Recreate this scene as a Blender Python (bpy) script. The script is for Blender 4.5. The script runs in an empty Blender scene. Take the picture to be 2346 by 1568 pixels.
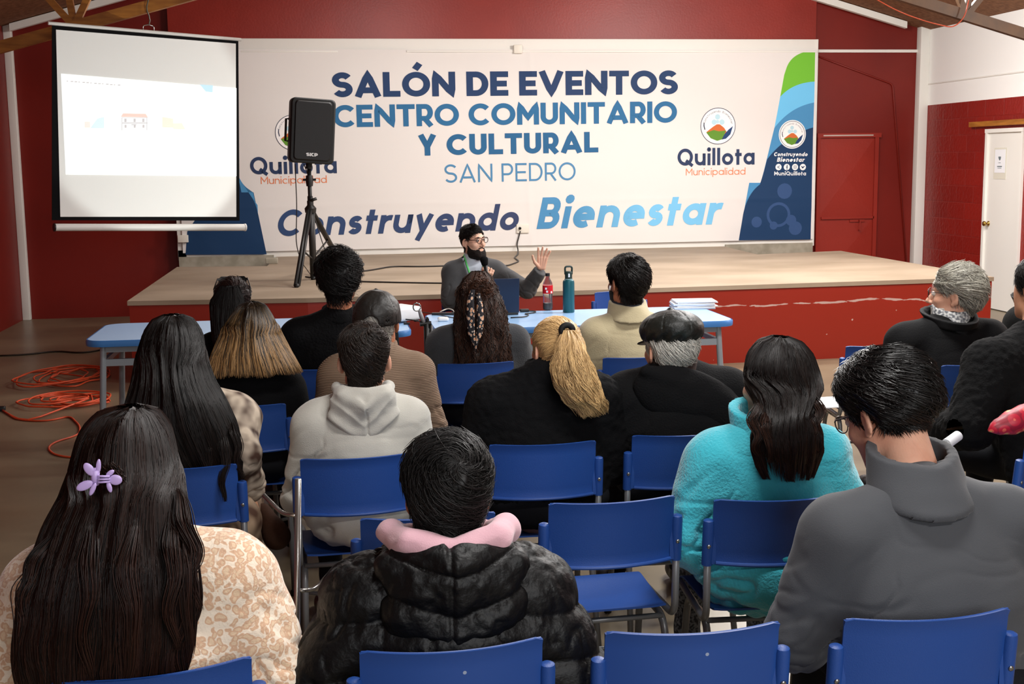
import bpy, bmesh, math, random
import numpy as np
from mathutils import Vector, Matrix, Euler
PI = math.pi
sc = bpy.context.scene
COL = sc.collection
# ------------------------------------------------------------------ camera
W_PX, H_PX, F_PX = 2346, 1568, 2852.97
YAW, PITCH, ROLL, CAM_H = .1466, .1439, -.0127, 1.7539
_f = np.array([math.sin(YAW)*math.cos(PITCH), math.cos(YAW)*math.cos(PITCH), -math.sin(PITCH)])
_r = np.array([math.cos(YAW), -math.sin(YAW), 0.])
_u = np.cross(_r, _f)
R_ = math.cos(ROLL)*_r+math.sin(ROLL)*_u
U_ = -math.sin(ROLL)*_r+math.cos(ROLL)*_u
cam = bpy.data.cameras.new('camera'); camo = bpy.data.objects.new('camera', cam); COL.objects.link(camo)
cam.sensor_width = 36; cam.lens = 36*F_PX/W_PX; cam.clip_start = .05
camo.matrix_world = Matrix(((R_[0], U_[0], -_f[0], 0), (R_[1], U_[1], -_f[1], 0), (R_[2], U_[2], -_f[2], CAM_H), (0, 0, 0, 1)))
sc.camera = camo
# ------------------------------------------------------------------ world, lights, exposure
wd = bpy.data.worlds.new('world'); sc.world = wd; wd.use_nodes = True
wd.node_tree.nodes['Background'].inputs[0].default_value = (1.0, .96, .9, 1)
wd.node_tree.nodes['Background'].inputs[1].default_value = .06
vs = sc.view_settings; vs.view_transform = 'Standard'; vs.look = 'None'; vs.exposure = .22; vs.gamma = 1; vs.use_curve_mapping = False
def area(name, loc, rot, sx, sy, power, col=(1, .98, .955), spread=PI):
    l = bpy.data.lights.new(name, 'AREA'); l.shape = 'RECTANGLE'; l.size = sx; l.size_y = sy; l.energy = power; l.color = col; l.spread = spread
    o = bpy.data.objects.new(name, l); o.location = loc; o.rotation_euler = rot; COL.objects.link(o); return o
for nm, lc, pw in (('ceiling_light_stage', (3.4, 11.6, 3.75), 70), ('ceiling_light_stage_left', (.6, 12.2, 3.75), 30), ('ceiling_light_front', (3.6, 8.2, 3.6), 110), ('ceiling_light_centre', (2.6, 5.4, 3.4), 95),
                   ('ceiling_light_audience', (1.0, 2.9, 3.4), 60), ('ceiling_light_rear', (1.6, -.2, 3.2), 80), ('ceiling_light_side', (5.6, 10.6, 3.25), 70)):
    area(nm, lc, (0, 0, 0), 1.3, .35, pw)
# added point lamps above the frame, brightening the upper walls
for nm, lc, pw in (('wall_fill_lamp', (4.4, 11.4, 3.5), 230), ('wall_fill_lamp', (1.0, 11.6, 3.6), 90), ('wall_fill_lamp', (6.6, 7.5, 3.05), 230)):
    l = bpy.data.lights.new(nm, 'POINT'); l.energy = pw; l.shadow_soft_size = .25; l.color = (1, .985, .96); o = bpy.data.objects.new(nm, l); o.location = lc; COL.objects.link(o)
# the projector's lamp, spilling over the whole screen
pl0 = bpy.data.lights.new('projector_lamp', 'SPOT'); pl0.energy = 95; pl0.spot_size = math.radians(36); pl0.spot_blend = .25; pl0.shadow_soft_size = .03; pl0.color = (.95, 1, .97)
po = bpy.data.objects.new('projector_lamp', pl0); po.location = (.36, 8.16, .88); po.rotation_euler = (Vector((-1.32, 10.15, 2.05))-Vector((.36, 8.16, .88))).to_track_quat('-Z', 'Y').to_euler(); COL.objects.link(po)
# added cool area light in front of the rear wall, which has no windows
area('rear_fill_light', (1.5, -3.0, 2.5), (math.radians(80), 0, 0), 4.5, 1.0, 130, (.93, .96, 1))
# ------------------------------------------------------------------ points on known planes
def ray(x, y): return _f+(x-W_PX/2)/F_PX*R_-(y-H_PX/2)/F_PX*U_
CP = np.array([0, 0, CAM_H])
def atz(x, y, z): d = ray(x, y); return CP+d*(z-CAM_H)/d[2]
def aty(x, y, Y): d = ray(x, y); return CP+d*(Y/d[1])
def atx(x, y, X): d = ray(x, y); return CP+d*(X/d[0])
# ------------------------------------------------------------------ materials
def lin(c):
    if isinstance(c, str):
        c = [int(c[i:i+2], 16)/255 for i in (1, 3, 5)]
    return tuple(x/12.92 if x <= .04045 else ((x+.055)/1.055)**2.4 for x in c)+(1,)
class NT:
    def __init__(s, name):
        s.m = bpy.data.materials.new(name); s.m.use_nodes = True; s.t = s.m.node_tree; s.b = s.t.nodes['Principled BSDF']
    def n(s, ty, **kw):
        x = s.t.nodes.new(ty)
        for k, v in kw.items():
            if k.startswith('i_'): x.inputs[k[2:].replace('_', ' ')].default_value = v
            else: setattr(x, k, v)
        return x
    def l(s, a, b): s.t.links.new(a, b)
    def set(s, **kw):
        for k, v in kw.items(): s.b.inputs[k.replace('_', ' ')].default_value = v
def obj_co(T, scale=(1, 1, 1)):
    c = T.n('ShaderNodeTexCoord'); mp = T.n('ShaderNodeMapping'); mp.inputs['Scale'].default_value = scale
    T.l(c.outputs['Object'], mp.inputs['Vector']); return mp.outputs[0]
def mat(name, col, rough=.6, spec=.4, metal=0, var=None, vscale=3, vdetail=5, bump=0, bscale=60, stretch=(1, 1, 1), sss=0, sheen=0, coat=0, alpha=None, trans=0, emit=None, estr=0):
    T = NT(name); T.set(Roughness=rough, Metallic=metal); T.b.inputs['Base Color'].default_value = lin(col)
    T.b.inputs['Specular IOR Level'].default_value = spec
    if sss: T.b.inputs['Subsurface Weight'].default_value = sss; T.b.inputs['Subsurface Radius'].default_value = (.012, .005, .003)
    if sheen: T.b.inputs['Sheen Weight'].default_value = sheen; T.b.inputs['Sheen Roughness'].default_value = .5
    if coat: T.b.inputs['Coat Weight'].default_value = coat
    if trans: T.b.inputs['Transmission Weight'].default_value = trans; T.b.inputs['IOR'].default_value = 1.3
    if emit: T.b.inputs['Emission Color'].default_value = lin(emit); T.b.inputs['Emission Strength'].default_value = estr
    co = obj_co(T, stretch)
    if var:
        nz = T.n('ShaderNodeTexNoise'); nz.inputs['Scale'].default_value = vscale; nz.inputs['Detail'].default_value = vdetail; T.l(co, nz.inputs['Vector'])
        rp = T.n('ShaderNodeValToRGB'); rp.color_ramp.elements[0].position = .35; rp.color_ramp.elements[1].position = .65
        rp.color_ramp.elements[0].color = lin(col); rp.color_ramp.elements[1].color = lin(var)
        T.l(nz.outputs[0], rp.inputs[0]); T.l(rp.outputs[0], T.b.inputs['Base Color'])
    if bump:
        n2 = T.n('ShaderNodeTexNoise'); n2.inputs['Scale'].default_value = bscale; n2.inputs['Detail'].default_value = 3; T.l(co, n2.inputs['Vector'])
        bp = T.n('ShaderNodeBump'); bp.inputs['Strength'].default_value = bump; bp.inputs['Distance'].default_value = .01
        T.l(n2.outputs[0], bp.inputs['Height']); T.l(bp.outputs[0], T.b.inputs['Normal'])
    return T.m
# ------------------------------------------------------------------ objects and tags
def mk(name, V, F, m, parent=None, smooth=True, midx=None, attr=None):
    """V (n,3); F list of arrays of polygons with a fixed corner count, or a list of tuples"""
    me = bpy.data.meshes.new(name); V = np.asarray(V, np.float32)
    if isinstance(F, np.ndarray): F = [F]
    if len(F) and not isinstance(F[0], np.ndarray):
        by = {}
        for f in F: by.setdefault(len(f), []).append(f)
        F = [np.array(v) for v in by.values()]
    F = [np.asarray(f, np.int32) for f in F if len(f)]
    lv = np.concatenate([f.ravel() for f in F]); tot = np.concatenate([np.full(len(f), f.shape[1], np.int32) for f in F])
    st = np.concatenate([[0], np.cumsum(tot)[:-1]]).astype(np.int32)
    me.vertices.add(len(V)); me.vertices.foreach_set('co', V.ravel())
    me.loops.add(len(lv)); me.loops.foreach_set('vertex_index', lv)
    me.polygons.add(len(tot)); me.polygons.foreach_set('loop_start', st); me.polygons.foreach_set('loop_total', tot)
    if midx is not None: me.polygons.foreach_set('material_index', np.asarray(midx, np.int32))
    me.polygons.foreach_set('use_smooth', np.full(len(tot), bool(smooth)))
    for x in (m if isinstance(m, (list, tuple)) else [m]): me.materials.append(x)
    if attr is not None:
        a = me.attributes.new('shade', 'FLOAT', 'POINT'); a.data.foreach_set('value', np.asarray(attr, np.float32))
    me.update(calc_edges=True); me.validate()
    o = bpy.data.objects.new(name, me); COL.objects.link(o)
    if parent is not None: o.parent = parent
    return o
def thing(name, label, cat, loc=(0, 0, 0), rz=0, group=None):
    o = bpy.data.objects.new(name, None); COL.objects.link(o); o.location = loc; o.rotation_euler = (0, 0, rz); o.empty_display_size = .1
    o['label'] = label; o['category'] = cat
    if group: o['group'] = group
    return o
def tag(o, label, cat, group=None):
    o['label'] = label; o['category'] = cat
    if group: o['group'] = group
    return o
def struct(o, label=None): 
    o['kind'] = 'structure'
    if label: o['label'] = label
    return o
class MB:
    """collects polygons"""
    def __init__(s): s.v = []; s.f = []; s.mi = []; s.n = 0
    def add(s, V, F, mi=0):
        V = np.asarray(V, float).reshape(-1, 3); s.v.append(V)
        for f in F: s.f.append(tuple(int(i)+s.n for i in f)); s.mi.append(mi)
        s.n += len(V); return s
    def box(s, lo, hi, mi=0, bev=0, rot=None, org=None):
        bm = bmesh.new(); bmesh.ops.create_cube(bm, size=1)
        lo = np.array(lo, float); hi = np.array(hi, float); c = (lo+hi)/2; d = np.abs(hi-lo)
        for v in bm.verts: v.co = Vector((v.co.x*d[0]+c[0], v.co.y*d[1]+c[1], v.co.z*d[2]+c[2]))
        if bev: bmesh.ops.bevel(bm, geom=bm.edges[:], offset=bev, segments=3, profile=.5, affect='EDGES')
        if rot is not None:
            M = Matrix.Translation(org) @ rot @ Matrix.Translation(-Vector(org)); bm.transform(M)
        return s.bm(bm, mi)
    def bm(s, bm, mi=0):
        bm.verts.index_update(); V = [v.co[:] for v in bm.verts]; F = [[v.index for v in f.verts] for f in bm.faces]; bm.free(); return s.add(V, F, mi)
    def tube(s, pts, r, n=10, mi=0, cap=True, flat=None):
        pts = [Vector(p) for p in pts]; K = len(pts); rr = r if isinstance(r, (list, tuple, np.ndarray)) else [r]*K
        t0 = (pts[1]-pts[0]).normalized(); up = Vector((0, 0, 1)) if abs(t0.z) < .9 else Vector((1, 0, 0))
        nrm = (up-t0*up.dot(t0)).normalized(); V = []
        for i, p in enumerate(pts):
            a = pts[max(i-1, 0)]; b = pts[min(i+1, K-1)]; t = (b-a).normalized(); nrm = (nrm-t*nrm.dot(t)).normalized(); bi = t.cross(nrm)
            for k in range(n):
                an = 2*PI*k/n; fl = flat or 1
                V.append(p+(nrm*math.cos(an)*fl+bi*math.sin(an))*rr[i])
        F = [(i*n+k, i*n+(k+1) % n, (i+1)*n+(k+1) % n, (i+1)*n+k) for i in range(K-1) for k in range(n)]
        if cap: F += [tuple(range(n))[::-1], tuple((K-1)*n+k for k in range(n))]
        return s.add([v[:] for v in V], F, mi)
    def lathe(s, prof, c=(0, 0, 0), n=24, mi=0, axis='z'):
        V = []; F = []
        for (r, z) in prof:
            for k in range(n):
                a = 2*PI*k/n; p = (r*math.cos(a), r*math.sin(a), z)
                if axis == 'y': p = (p[0], p[2], p[1])
                V.append((p[0]+c[0], p[1]+c[1], p[2]+c[2]))
        K = len(prof); F = [(i*n+k, i*n+(k+1) % n, (i+1)*n+(k+1) % n, (i+1)*n+k) for i in range(K-1) for k in range(n)]
        F += [tuple(range(n))[::-1], tuple((K-1)*n+k for k in range(n))]
        return s.add(V, F, mi)
    def prism(s, poly, z0, z1, mi=0):
        n = len(poly); V = [(x, y, z0) for x, y in poly]+[(x, y, z1) for x, y in poly]
        F = [tuple(range(n))[::-1], tuple(range(n, 2*n))]+[(i, (i+1) % n, n+(i+1) % n, n+i) for i in range(n)]
        return s.add(V, F, mi)
    def quad(s, a, b, c, d, mi=0): return s.add([a, b, c, d], [(0, 1, 2, 3)], mi)
    def build(s, name, m, parent=None, smooth=False, label=None):
        V = np.concatenate(s.v); by = {}
        for f, k in zip(s.f, s.mi): by.setdefault(len(f), ([], []))[0].append(f); by[len(f)][1].append(k)
        o = mk(name, V, [np.array(v[0]) for v in by.values()], m, parent, smooth, sum((v[1] for v in by.values()), []))
        if smooth == 'auto':
            o.data.polygons.foreach_set('use_smooth', [True]*len(o.data.polygons)); o.data.set_sharp_from_angle(angle=math.radians(38))
        if label: o['label'] = label
        return o
def arc_pts(pts, rad, n=6):
    """rounds the corners of a polyline"""
    P = [np.array(p, float) for p in pts]; out = [P[0]]
    for a, b, c in zip(P[:-2], P[1:-1], P[2:]):
        u = a-b; v = c-b; lu = np.linalg.norm(u); lv = np.linalg.norm(v); k = min(rad, lu*.49, lv*.49); p = b+u/lu*k; q = b+v/lv*k
        for i in range(n+1): t = i/n; out.append((1-t)**2*p+2*t*(1-t)*b+t*t*q)
    out.append(P[-1]); return out
# ------------------------------------------------------------------ noise
rng = np.random.default_rng(7)
_G = rng.random((32, 32, 32)).astype(np.float32)
def vnoise(P):
    P = np.asarray(P, float); i = np.floor(P).astype(int); f = P-i; f = f*f*(3-2*f); i &= 31; j = (i+1) & 31
    x0, y0, z0 = i[..., 0], i[..., 1], i[..., 2]; x1, y1, z1 = j[..., 0], j[..., 1], j[..., 2]; a, b, c = f[..., 0], f[..., 1], f[..., 2]
    L = lambda p, q, t: p+(q-p)*t
    return L(L(L(_G[x0, y0, z0], _G[x1, y0, z0], a), L(_G[x0, y1, z0], _G[x1, y1, z0], a), b), L(L(_G[x0, y0, z1], _G[x1, y0, z1], a), L(_G[x0, y1, z1], _G[x1, y1, z1], a), b), c)*2-1
def fbm(P, o=3):
    s = 0; a = 1
    for k in range(o): s = s+a*vnoise(P*(2**k)+k*7.3); a *= .5
    return s
# ------------------------------------------------------------------ signed distance helpers
def cap(P, a, b, ra, rb=None):
    a = np.array(a, float); b = np.array(b, float); rb = ra if rb is None else rb
    d = b-a; t = np.clip(((P-a)@d)/max(d@d, 1e-9), 0, 1)
    return np.linalg.norm(P-a-t[:, None]*d, axis=1)-(ra+(rb-ra)*t)
def ell(P, c, r, R=None):
    q = P-np.array(c, float)
    if R is not None: q = q@R
    r = np.array(r, float); k0 = np.linalg.norm(q/r, axis=1); k1 = np.linalg.norm(q/(r*r), axis=1)+1e-9
    return k0*(k0-1)/k1
def smin(a, b, k):
    h = np.clip(.5+.5*(b-a)/k, 0, 1); return b+(a-b)*h-k*h*(1-h)
def smax(a, b, k): return -smin(-a, -b, k)
def rotm(x=0, y=0, z=0):
    return np.array(Euler((x, y, z), 'XYZ').to_matrix())
def nets(f, lo, hi, h):
    lo = np.array(lo, float); hi = np.array(hi, float); S = 4
    n = (np.ceil((hi-lo)/(h*S)).astype(int)+1)
    ax = [lo[k]+np.arange(n[k]+1)*h*S for k in range(3)]
    G = np.stack(np.meshgrid(*ax, indexing='ij'), -1).reshape(-1, 3)
    c = f(G).reshape(n+1)
    cs = [c[a:a+n[0], b:b+n[1], d:d+n[2]] for a in (0, 1) for b in (0, 1) for d in (0, 1)]
    near = np.min([np.abs(x) for x in cs], 0) < h*S*1.9
    sg = np.sign(cs[0]).astype(np.float32)
    N = n*S
    V = np.repeat(np.repeat(np.repeat(sg, S, 0), S, 1), S, 2)
    M = np.repeat(np.repeat(np.repeat(near, S, 0), S, 1), S, 2)
    # spread the evaluated region by one sample so that block borders agree
    I = np.argwhere(M)
    V[M] = f(lo+I*h)
    s = V < 0
    A = np.zeros(N-1, bool); B = np.ones(N-1, bool)
    sl = lambda X, a, b, d: X[a:N[0]-1+a, b:N[1]-1+b, d:N[2]-1+d]
    for a in (0, 1):
        for b in (0, 1):
            for d in (0, 1): q = sl(s, a, b, d); A |= q; B &= q
    act = A & ~B & (sl(M, 0, 0, 0))
    idx = np.argwhere(act); K = len(idx); mp = np.full(N-1, -1, np.int64); mp[tuple(idx.T)] = np.arange(K)
    cor = [(a, b, d) for a in (0, 1) for b in (0, 1) for d in (0, 1)]
    cv = [V[idx[:, 0]+a, idx[:, 1]+b, idx[:, 2]+d] for a, b, d in cor]
    acc = np.zeros((K, 3)); cnt = np.zeros(K)
    for i in range(8):
        for j in range(i+1, 8):
            di = np.array(cor[j])-np.array(cor[i])
            if np.abs(di).sum() != 1: continue
            m = (cv[i] < 0) != (cv[j] < 0); t = np.where(m, cv[i]/np.where(m, cv[i]-cv[j], 1), 0)
            p = np.array(cor[i])+t[:, None]*di; acc += np.where(m[:, None], p, 0); cnt += m
    P = lo+(idx+acc/np.maximum(cnt, 1)[:, None])*h
    F = []
    for axis in range(3):
        o = [0, 0, 0]; o[axis] = 1
        a = s[:N[0]-1, :N[1]-1, :N[2]-1]; b = s[o[0]:N[0]-1+o[0], o[1]:N[1]-1+o[1], o[2]:N[2]-1+o[2]]
        e = np.argwhere(a != b); u, v = [(1, 2), (2, 0), (0, 1)][axis]
        e = e[(e[:, u] > 0) & (e[:, v] > 0)]
        e0 = e.copy(); e1 = e.copy(); e1[:, u] -= 1; e2 = e1.copy(); e2[:, v] -= 1; e3 = e.copy(); e3[:, v] -= 1
        q = np.stack([mp[tuple(x.T)] for x in (e0, e1, e2, e3)], 1); ok = (q >= 0).all(1)
        ins = a[tuple(e.T)]
        q[~ins] = q[~ins][:, ::-1]; F.append(q[ok])
    return P, np.concatenate(F)
def vnormals(V, F):
    n = np.cross(V[F[:, 2]]-V[F[:, 0]], V[F[:, 3 if F.shape[1] > 3 else 2]]-V[F[:, 1]]); N = np.zeros_like(V)
    for k in range(F.shape[1]): np.add.at(N, F[:, k], n)
    return N/(np.linalg.norm(N, axis=1)[:, None]+1e-12)
def relax(V, F, it=1, w=.5):
    E = np.concatenate([F[:, [k, (k+1) % F.shape[1]]] for k in range(F.shape[1])])
    d = np.bincount(E[:, 0], minlength=len(V))+1e-9
    for _ in range(it):
        A = np.stack([np.bincount(E[:, 0], V[E[:, 1], k], len(V)) for k in range(3)], 1)/d[:, None]
        V = V+w*(A-V)
    return V
# ================================================================== THE HALL
M = {}
def brickish(name, col, col2):
    T = NT(name); T.set(Roughness=.38); T.b.inputs['Specular IOR Level'].default_value = .45
    tc = T.n('ShaderNodeTexCoord'); sx = T.n('ShaderNodeSeparateXYZ'); cb = T.n('ShaderNodeCombineXYZ'); T.l(tc.outputs['Object'], sx.inputs[0])
    T.l(sx.outputs[1], cb.inputs[0]); T.l(sx.outputs[2], cb.inputs[1])
    br = T.n('ShaderNodeTexBrick'); br.inputs['Scale'].default_value = 1; br.inputs['Brick Width'].default_value = .4; br.inputs['Row Height'].default_value = .2
    br.inputs['Mortar Size'].default_value = .006; br.inputs['Mortar Smooth'].default_value = .6
    br.inputs['Color1'].default_value = lin(col); br.inputs['Color2'].default_value = lin(col2); br.inputs['Mortar'].default_value = lin(col)
    T.l(cb.outputs[0], br.inputs['Vector']); T.l(br.outputs[0], T.b.inputs['Base Color'])
    nz = T.n('ShaderNodeTexNoise'); nz.inputs['Scale'].default_value = 25
    T.l(tc.outputs['Object'], nz.inputs['Vector'])
    ad = T.n('ShaderNodeMath', operation='MULTIPLY_ADD'); ad.inputs[1].default_value = -1.0; T.l(br.outputs['Fac'], ad.inputs[0]); T.l(nz.outputs[0], ad.inputs[2])
    bp = T.n('ShaderNodeBump'); bp.inputs['Strength'].default_value = .55; bp.inputs['Distance'].default_value = .012; T.l(ad.outputs[0], bp.inputs['Height']); T.l(bp.outputs[0], T.b.inputs['Normal'])
    return T.m
M['red'] = mat('red_paint', '#8f2416', .42, .4, var='#841f12', vscale=1.5, bump=.12, bscale=40)
M['red_dark'] = mat('red_board_paint', '#78190e', .45, .35, var='#6e150b', vscale=1.2, bump=.06, bscale=30)
M['block'] = brickish('painted_blockwork', '#8a1a10', '#80160d')
M['white'] = mat('white_paint', '#e9e7e0', .5, .4, bump=.04, bscale=15)
M['whiteboard'] = mat('white_panel_paint', '#fbfbf8', .5, .3, bump=.05, bscale=3)
M['floor'] = mat('polished_concrete_floor', '#83765f', .33, .4, var='#685d4b', vscale=1.1, vdetail=8, bump=.05, bscale=14)
M['osb'] = mat('chipboard_ceiling', '#8a6246', .8, .2, var='#6f4a33', vscale=22, vdetail=6)
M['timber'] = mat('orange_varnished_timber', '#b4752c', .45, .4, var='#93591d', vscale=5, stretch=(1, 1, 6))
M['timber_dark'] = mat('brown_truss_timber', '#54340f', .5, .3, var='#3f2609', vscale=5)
M['stage_top'] = mat('worn_beige_screed', '#a3927e', .6, .3, var='#8d7d69', vscale=1.3, vdetail=9, bump=.05, bscale=30, stretch=(.8, 1.3, 1))
M['concrete'] = mat('bare_concrete', '#a59e8e', .8, .2, var='#8e8878', vscale=9)
XL, XR, YB, YR = -3.52, 7.55, 15.12, -4.2
RX, RZ, SL = 2.0, 4.86, .277
roof = lambda x: RZ-SL*abs(x-RX)
b = MB(); b.box((XL-1, YR-.5, -.1), (XR+1, YB+.6, 0)); struct(b.build('floor', M['floor']))
def gable(name, y0, y1, x0, x1, m, zlo=0):
    b = MB(); xs = [x0]+([RX] if x0 < RX < x1 else [])+[x1]
    poly = [(x0, zlo), (x1, zlo)]+[(x, roof(x)) for x in xs[::-1]]
    V = [(x, y0, z) for x, z in poly]+[(x, y1, z) for x, z in poly]; n = len(poly)
    b.add(V, [tuple(range(n)), tuple(range(n, 2*n))[::-1]]+[(i, n+i, n+(i+1) % n, (i+1) % n) for i in range(n)])
    return b.build(name, m)
struct(gable('wall_back', YB, YB+.15, XL-.1, XR+.1, M['red_dark']))
struct(gable('wall_back_centre', 15.0, YB, -1.71, 6.05, M['red']), 'central part of the back wall, standing slightly forward, lighter red')
struct(gable('wall_rear', YR-.15, YR, XL-.1, XR+.1, M['white']))
b = MB(); b.box((XL-.15, YR, 0), (XL, YB, 3.5)); struct(b.build('wall_left', M['red_dark']))
# right wall: block work below, white boarding above, an opening for the door
D0, D1, DH = 12.74, 13.53, 2.05
b = MB()
b.box((XR, YR, 0), (XR+.15, D0, 2.39)); b.box((XR, D1, 0), (XR+.15, YB, 2.39)); b.box((XR, D0, DH), (XR+.15, D1, 2.39))
struct(b.build('wall_right', M['block']))
b = MB(); b.box((XR, YR, 2.39), (XR+.15, YB, 3.5)); struct(b.build('wall_right_upper', M['whiteboard']))
b = MB(); b.box((XR-.012, YR, 2.645), (XR, YB, 2.66)); struct(b.build('trim_1', M['white']), 'thin joint strip in the white upper right wall')
for nm, s in (('ceiling_left', -1), ('ceiling_right', 1)):
    b = MB(); xe = XL-.2 if s < 0 else XR+.2
    V = []
    for y in (YR-.2, YB+.2):
        for x, dz in ((RX, 0), (xe, 0), (xe, .08), (RX, .08)): V.append((x, y, roof(x)+dz))
    b.add(V, [(0, 1, 2, 3), (7, 6, 5, 4), (0, 4, 5, 1), (1, 5, 6, 2), (2, 6, 7, 3), (3, 7, 4, 0)]); struct(b.build(nm, M['osb']))
# posts, cornice, conduit
b = MB(); b.box((XL+.0, YB-.09, 0), (XL+.085, YB, 3.5), bev=.006); struct(b.build('trim_2', M['white'], smooth='auto'), 'white corner post left of the screen')
b = MB(); b.box((XR-.12, YB-.12, 0), (XR, YB, 3.4), bev=.006); struct(b.build('trim_3', M['white'], smooth='auto'), 'white corner post right of the stage')
for nm, x0, x1 in (('trim_4', XL+.1, -.2), ('trim_5', 4.1, 7.2)):
    b = MB(); V = []
    for x in (x0, x1):
        z = roof(x)
        V += [(x, YB-.13-(0 if False else 0), z-.09), (x, YB-.20, z-.09), (x, YB-.20, z-.01), (x, YB-.13, z-.01)]
    b.add(V, [(0, 1, 2, 3), (7, 6, 5, 4), (0, 4, 5, 1), (1, 5, 6, 2), (2, 6, 7, 3), (3, 7, 4, 0)]); struct(b.build(nm, M['white']), 'white batten under the ceiling at the back wall')
b = MB(); b.box((6.05, YB-.03, 3.05), (XR-.1, YB, 3.085)); struct(b.build('trim_6', M['white']), 'white horizontal conduit from the banner to the corner')
b = MB(); b.tube(arc_pts([(6.08, YB-.012, 3.02), (7.12, YB-.012, 2.66), (7.42, YB-.012, .05)], .05), .011); struct(b.build('trim_7', M['red_dark'], smooth=True), 'red painted pipe running down the back wall')
# steel door in the back wall
b = MB()
b.box((6.13, YB-.035, 0), (6.93, YB, 2.02), bev=.004)
o = struct(b.build('door_1', M['red']), 'red steel door in the back wall')
b = MB(); b.box((6.13, YB-.06, 0), (6.17, YB-.03, 2.05)); b.box((6.89, YB-.06, 0), (6.94, YB-.03, 2.05)); b.box((6.125, YB-.064, 2.0), (6.97, YB-.028, 2.055)); b.box((6.2, YB-.06, .98), (6.9, YB-.034, 1.01)); b.build('door_frame', M['red'], o)
b = MB(); b.add([(6.18, YB-.036, 1.02), (6.88, YB-.036, 1.02), (6.88, YB-.036, 1.98), (6.18, YB-.036, 1.98), (6.53, YB-.052, 1.5)], [(0, 1, 4), (1, 2, 4), (2, 3, 4), (3, 0, 4)])
b.add([(6.18, YB-.036, .1), (6.88, YB-.036, .1), (6.88, YB-.036, .96), (6.18, YB-.036, .96), (6.53, YB-.052, .55)], [(0, 1, 4), (1, 2, 4), (2, 3, 4), (3, 0, 4)]); b.build('door_panel', M['red'], o)
b = MB(); b.tube([(6.70, YB-.06, .96), (6.70, YB-.1, .96), (6.70, YB-.1, .84), (6.70, YB-.06, .84)], .008); b.box((6.58, YB-.055, .94), (6.78, YB-.034, .97)); b.build('door_handle', M['red'], o)
b = MB(); b.box((6.2, YB-.068, 2.02), (6.86, YB-.0642, 2.035)); b.build('bare_edge', mat('scraped_metal', '#c9c4bb', .3, .5, .6), o, label='scraped bare metal edge')
# white door in the right wall
b = MB(); b.box((XR-.005, D0+.03, .01), (XR+.04, D1-.04, DH-.04), bev=.003); dr = struct(b.build('door_2', M['white']), 'white door in the right wall')
b = MB(); b.box((XR-.03, D1-.045, 0), (XR+.1, D1, DH)); b.box((XR-.03, D0, 0), (XR+.1, D0+.035, DH)); b.box((XR-.034, D0-.004, DH-.04), (XR+.104, D1+.004, DH+.004)); b.build('door_frame', M['white'], dr)
brass = mat('brass', '#b08a45', .25, .5, 1)
b = MB(); b.lathe([(0, -.002), (.03, -.002), (.03, .006), (.012, .01), (.012, .03), (.026, .04), (.03, .055), (.022, .068), (0, .07)][::1], n=20)
o = b.build('door_knob', brass, dr, smooth=True); o.matrix_world = Matrix.Translation((XR-.006, D1-.11, .98)) @ Matrix.Rotation(-PI/2, 4, 'Y'); o.parent = dr
b = MB(); b.box((XR-.06, 12.0, 2.085), (XR, 13.86, 2.145), bev=.005); tag(b.build('timber_batten', M['timber']), 'orange timber batten fixed above the white door', 'batten')
pap = mat('white_paper', '#eceef2', .7, .2); grey_ink = mat('grey_ink', '#6d7a80', .8)
b = MB(); b.box((XR-.009, 13.09, 1.49), (XR-.006, 13.35, 1.84)); t = tag(b.build('door_notice', mat('sleeve', '#dedccd', .35, .5)), 'white paper notice in a sleeve on the white door', 'notice')
b = MB(); b.box((XR-.0115, 13.11, 1.56), (XR-.0095, 13.33, 1.82)); b.build('paper', pap, t)
b = MB()
for (y, z, w, h) in ((13.20, 1.72, .05, .022), (13.205, 1.708, .035, .014), (13.213, 1.70, .018, .01), (13.17, 1.625, .1, .006), (13.17, 1.633, .1, .004), (13.18, 1.61, .08, .005), (13.2, 1.67, .05, .004)): b.box((XR-.0135, y, z), (XR-.012, y+w, z+h))
b.build('print', grey_ink, t)
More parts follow.
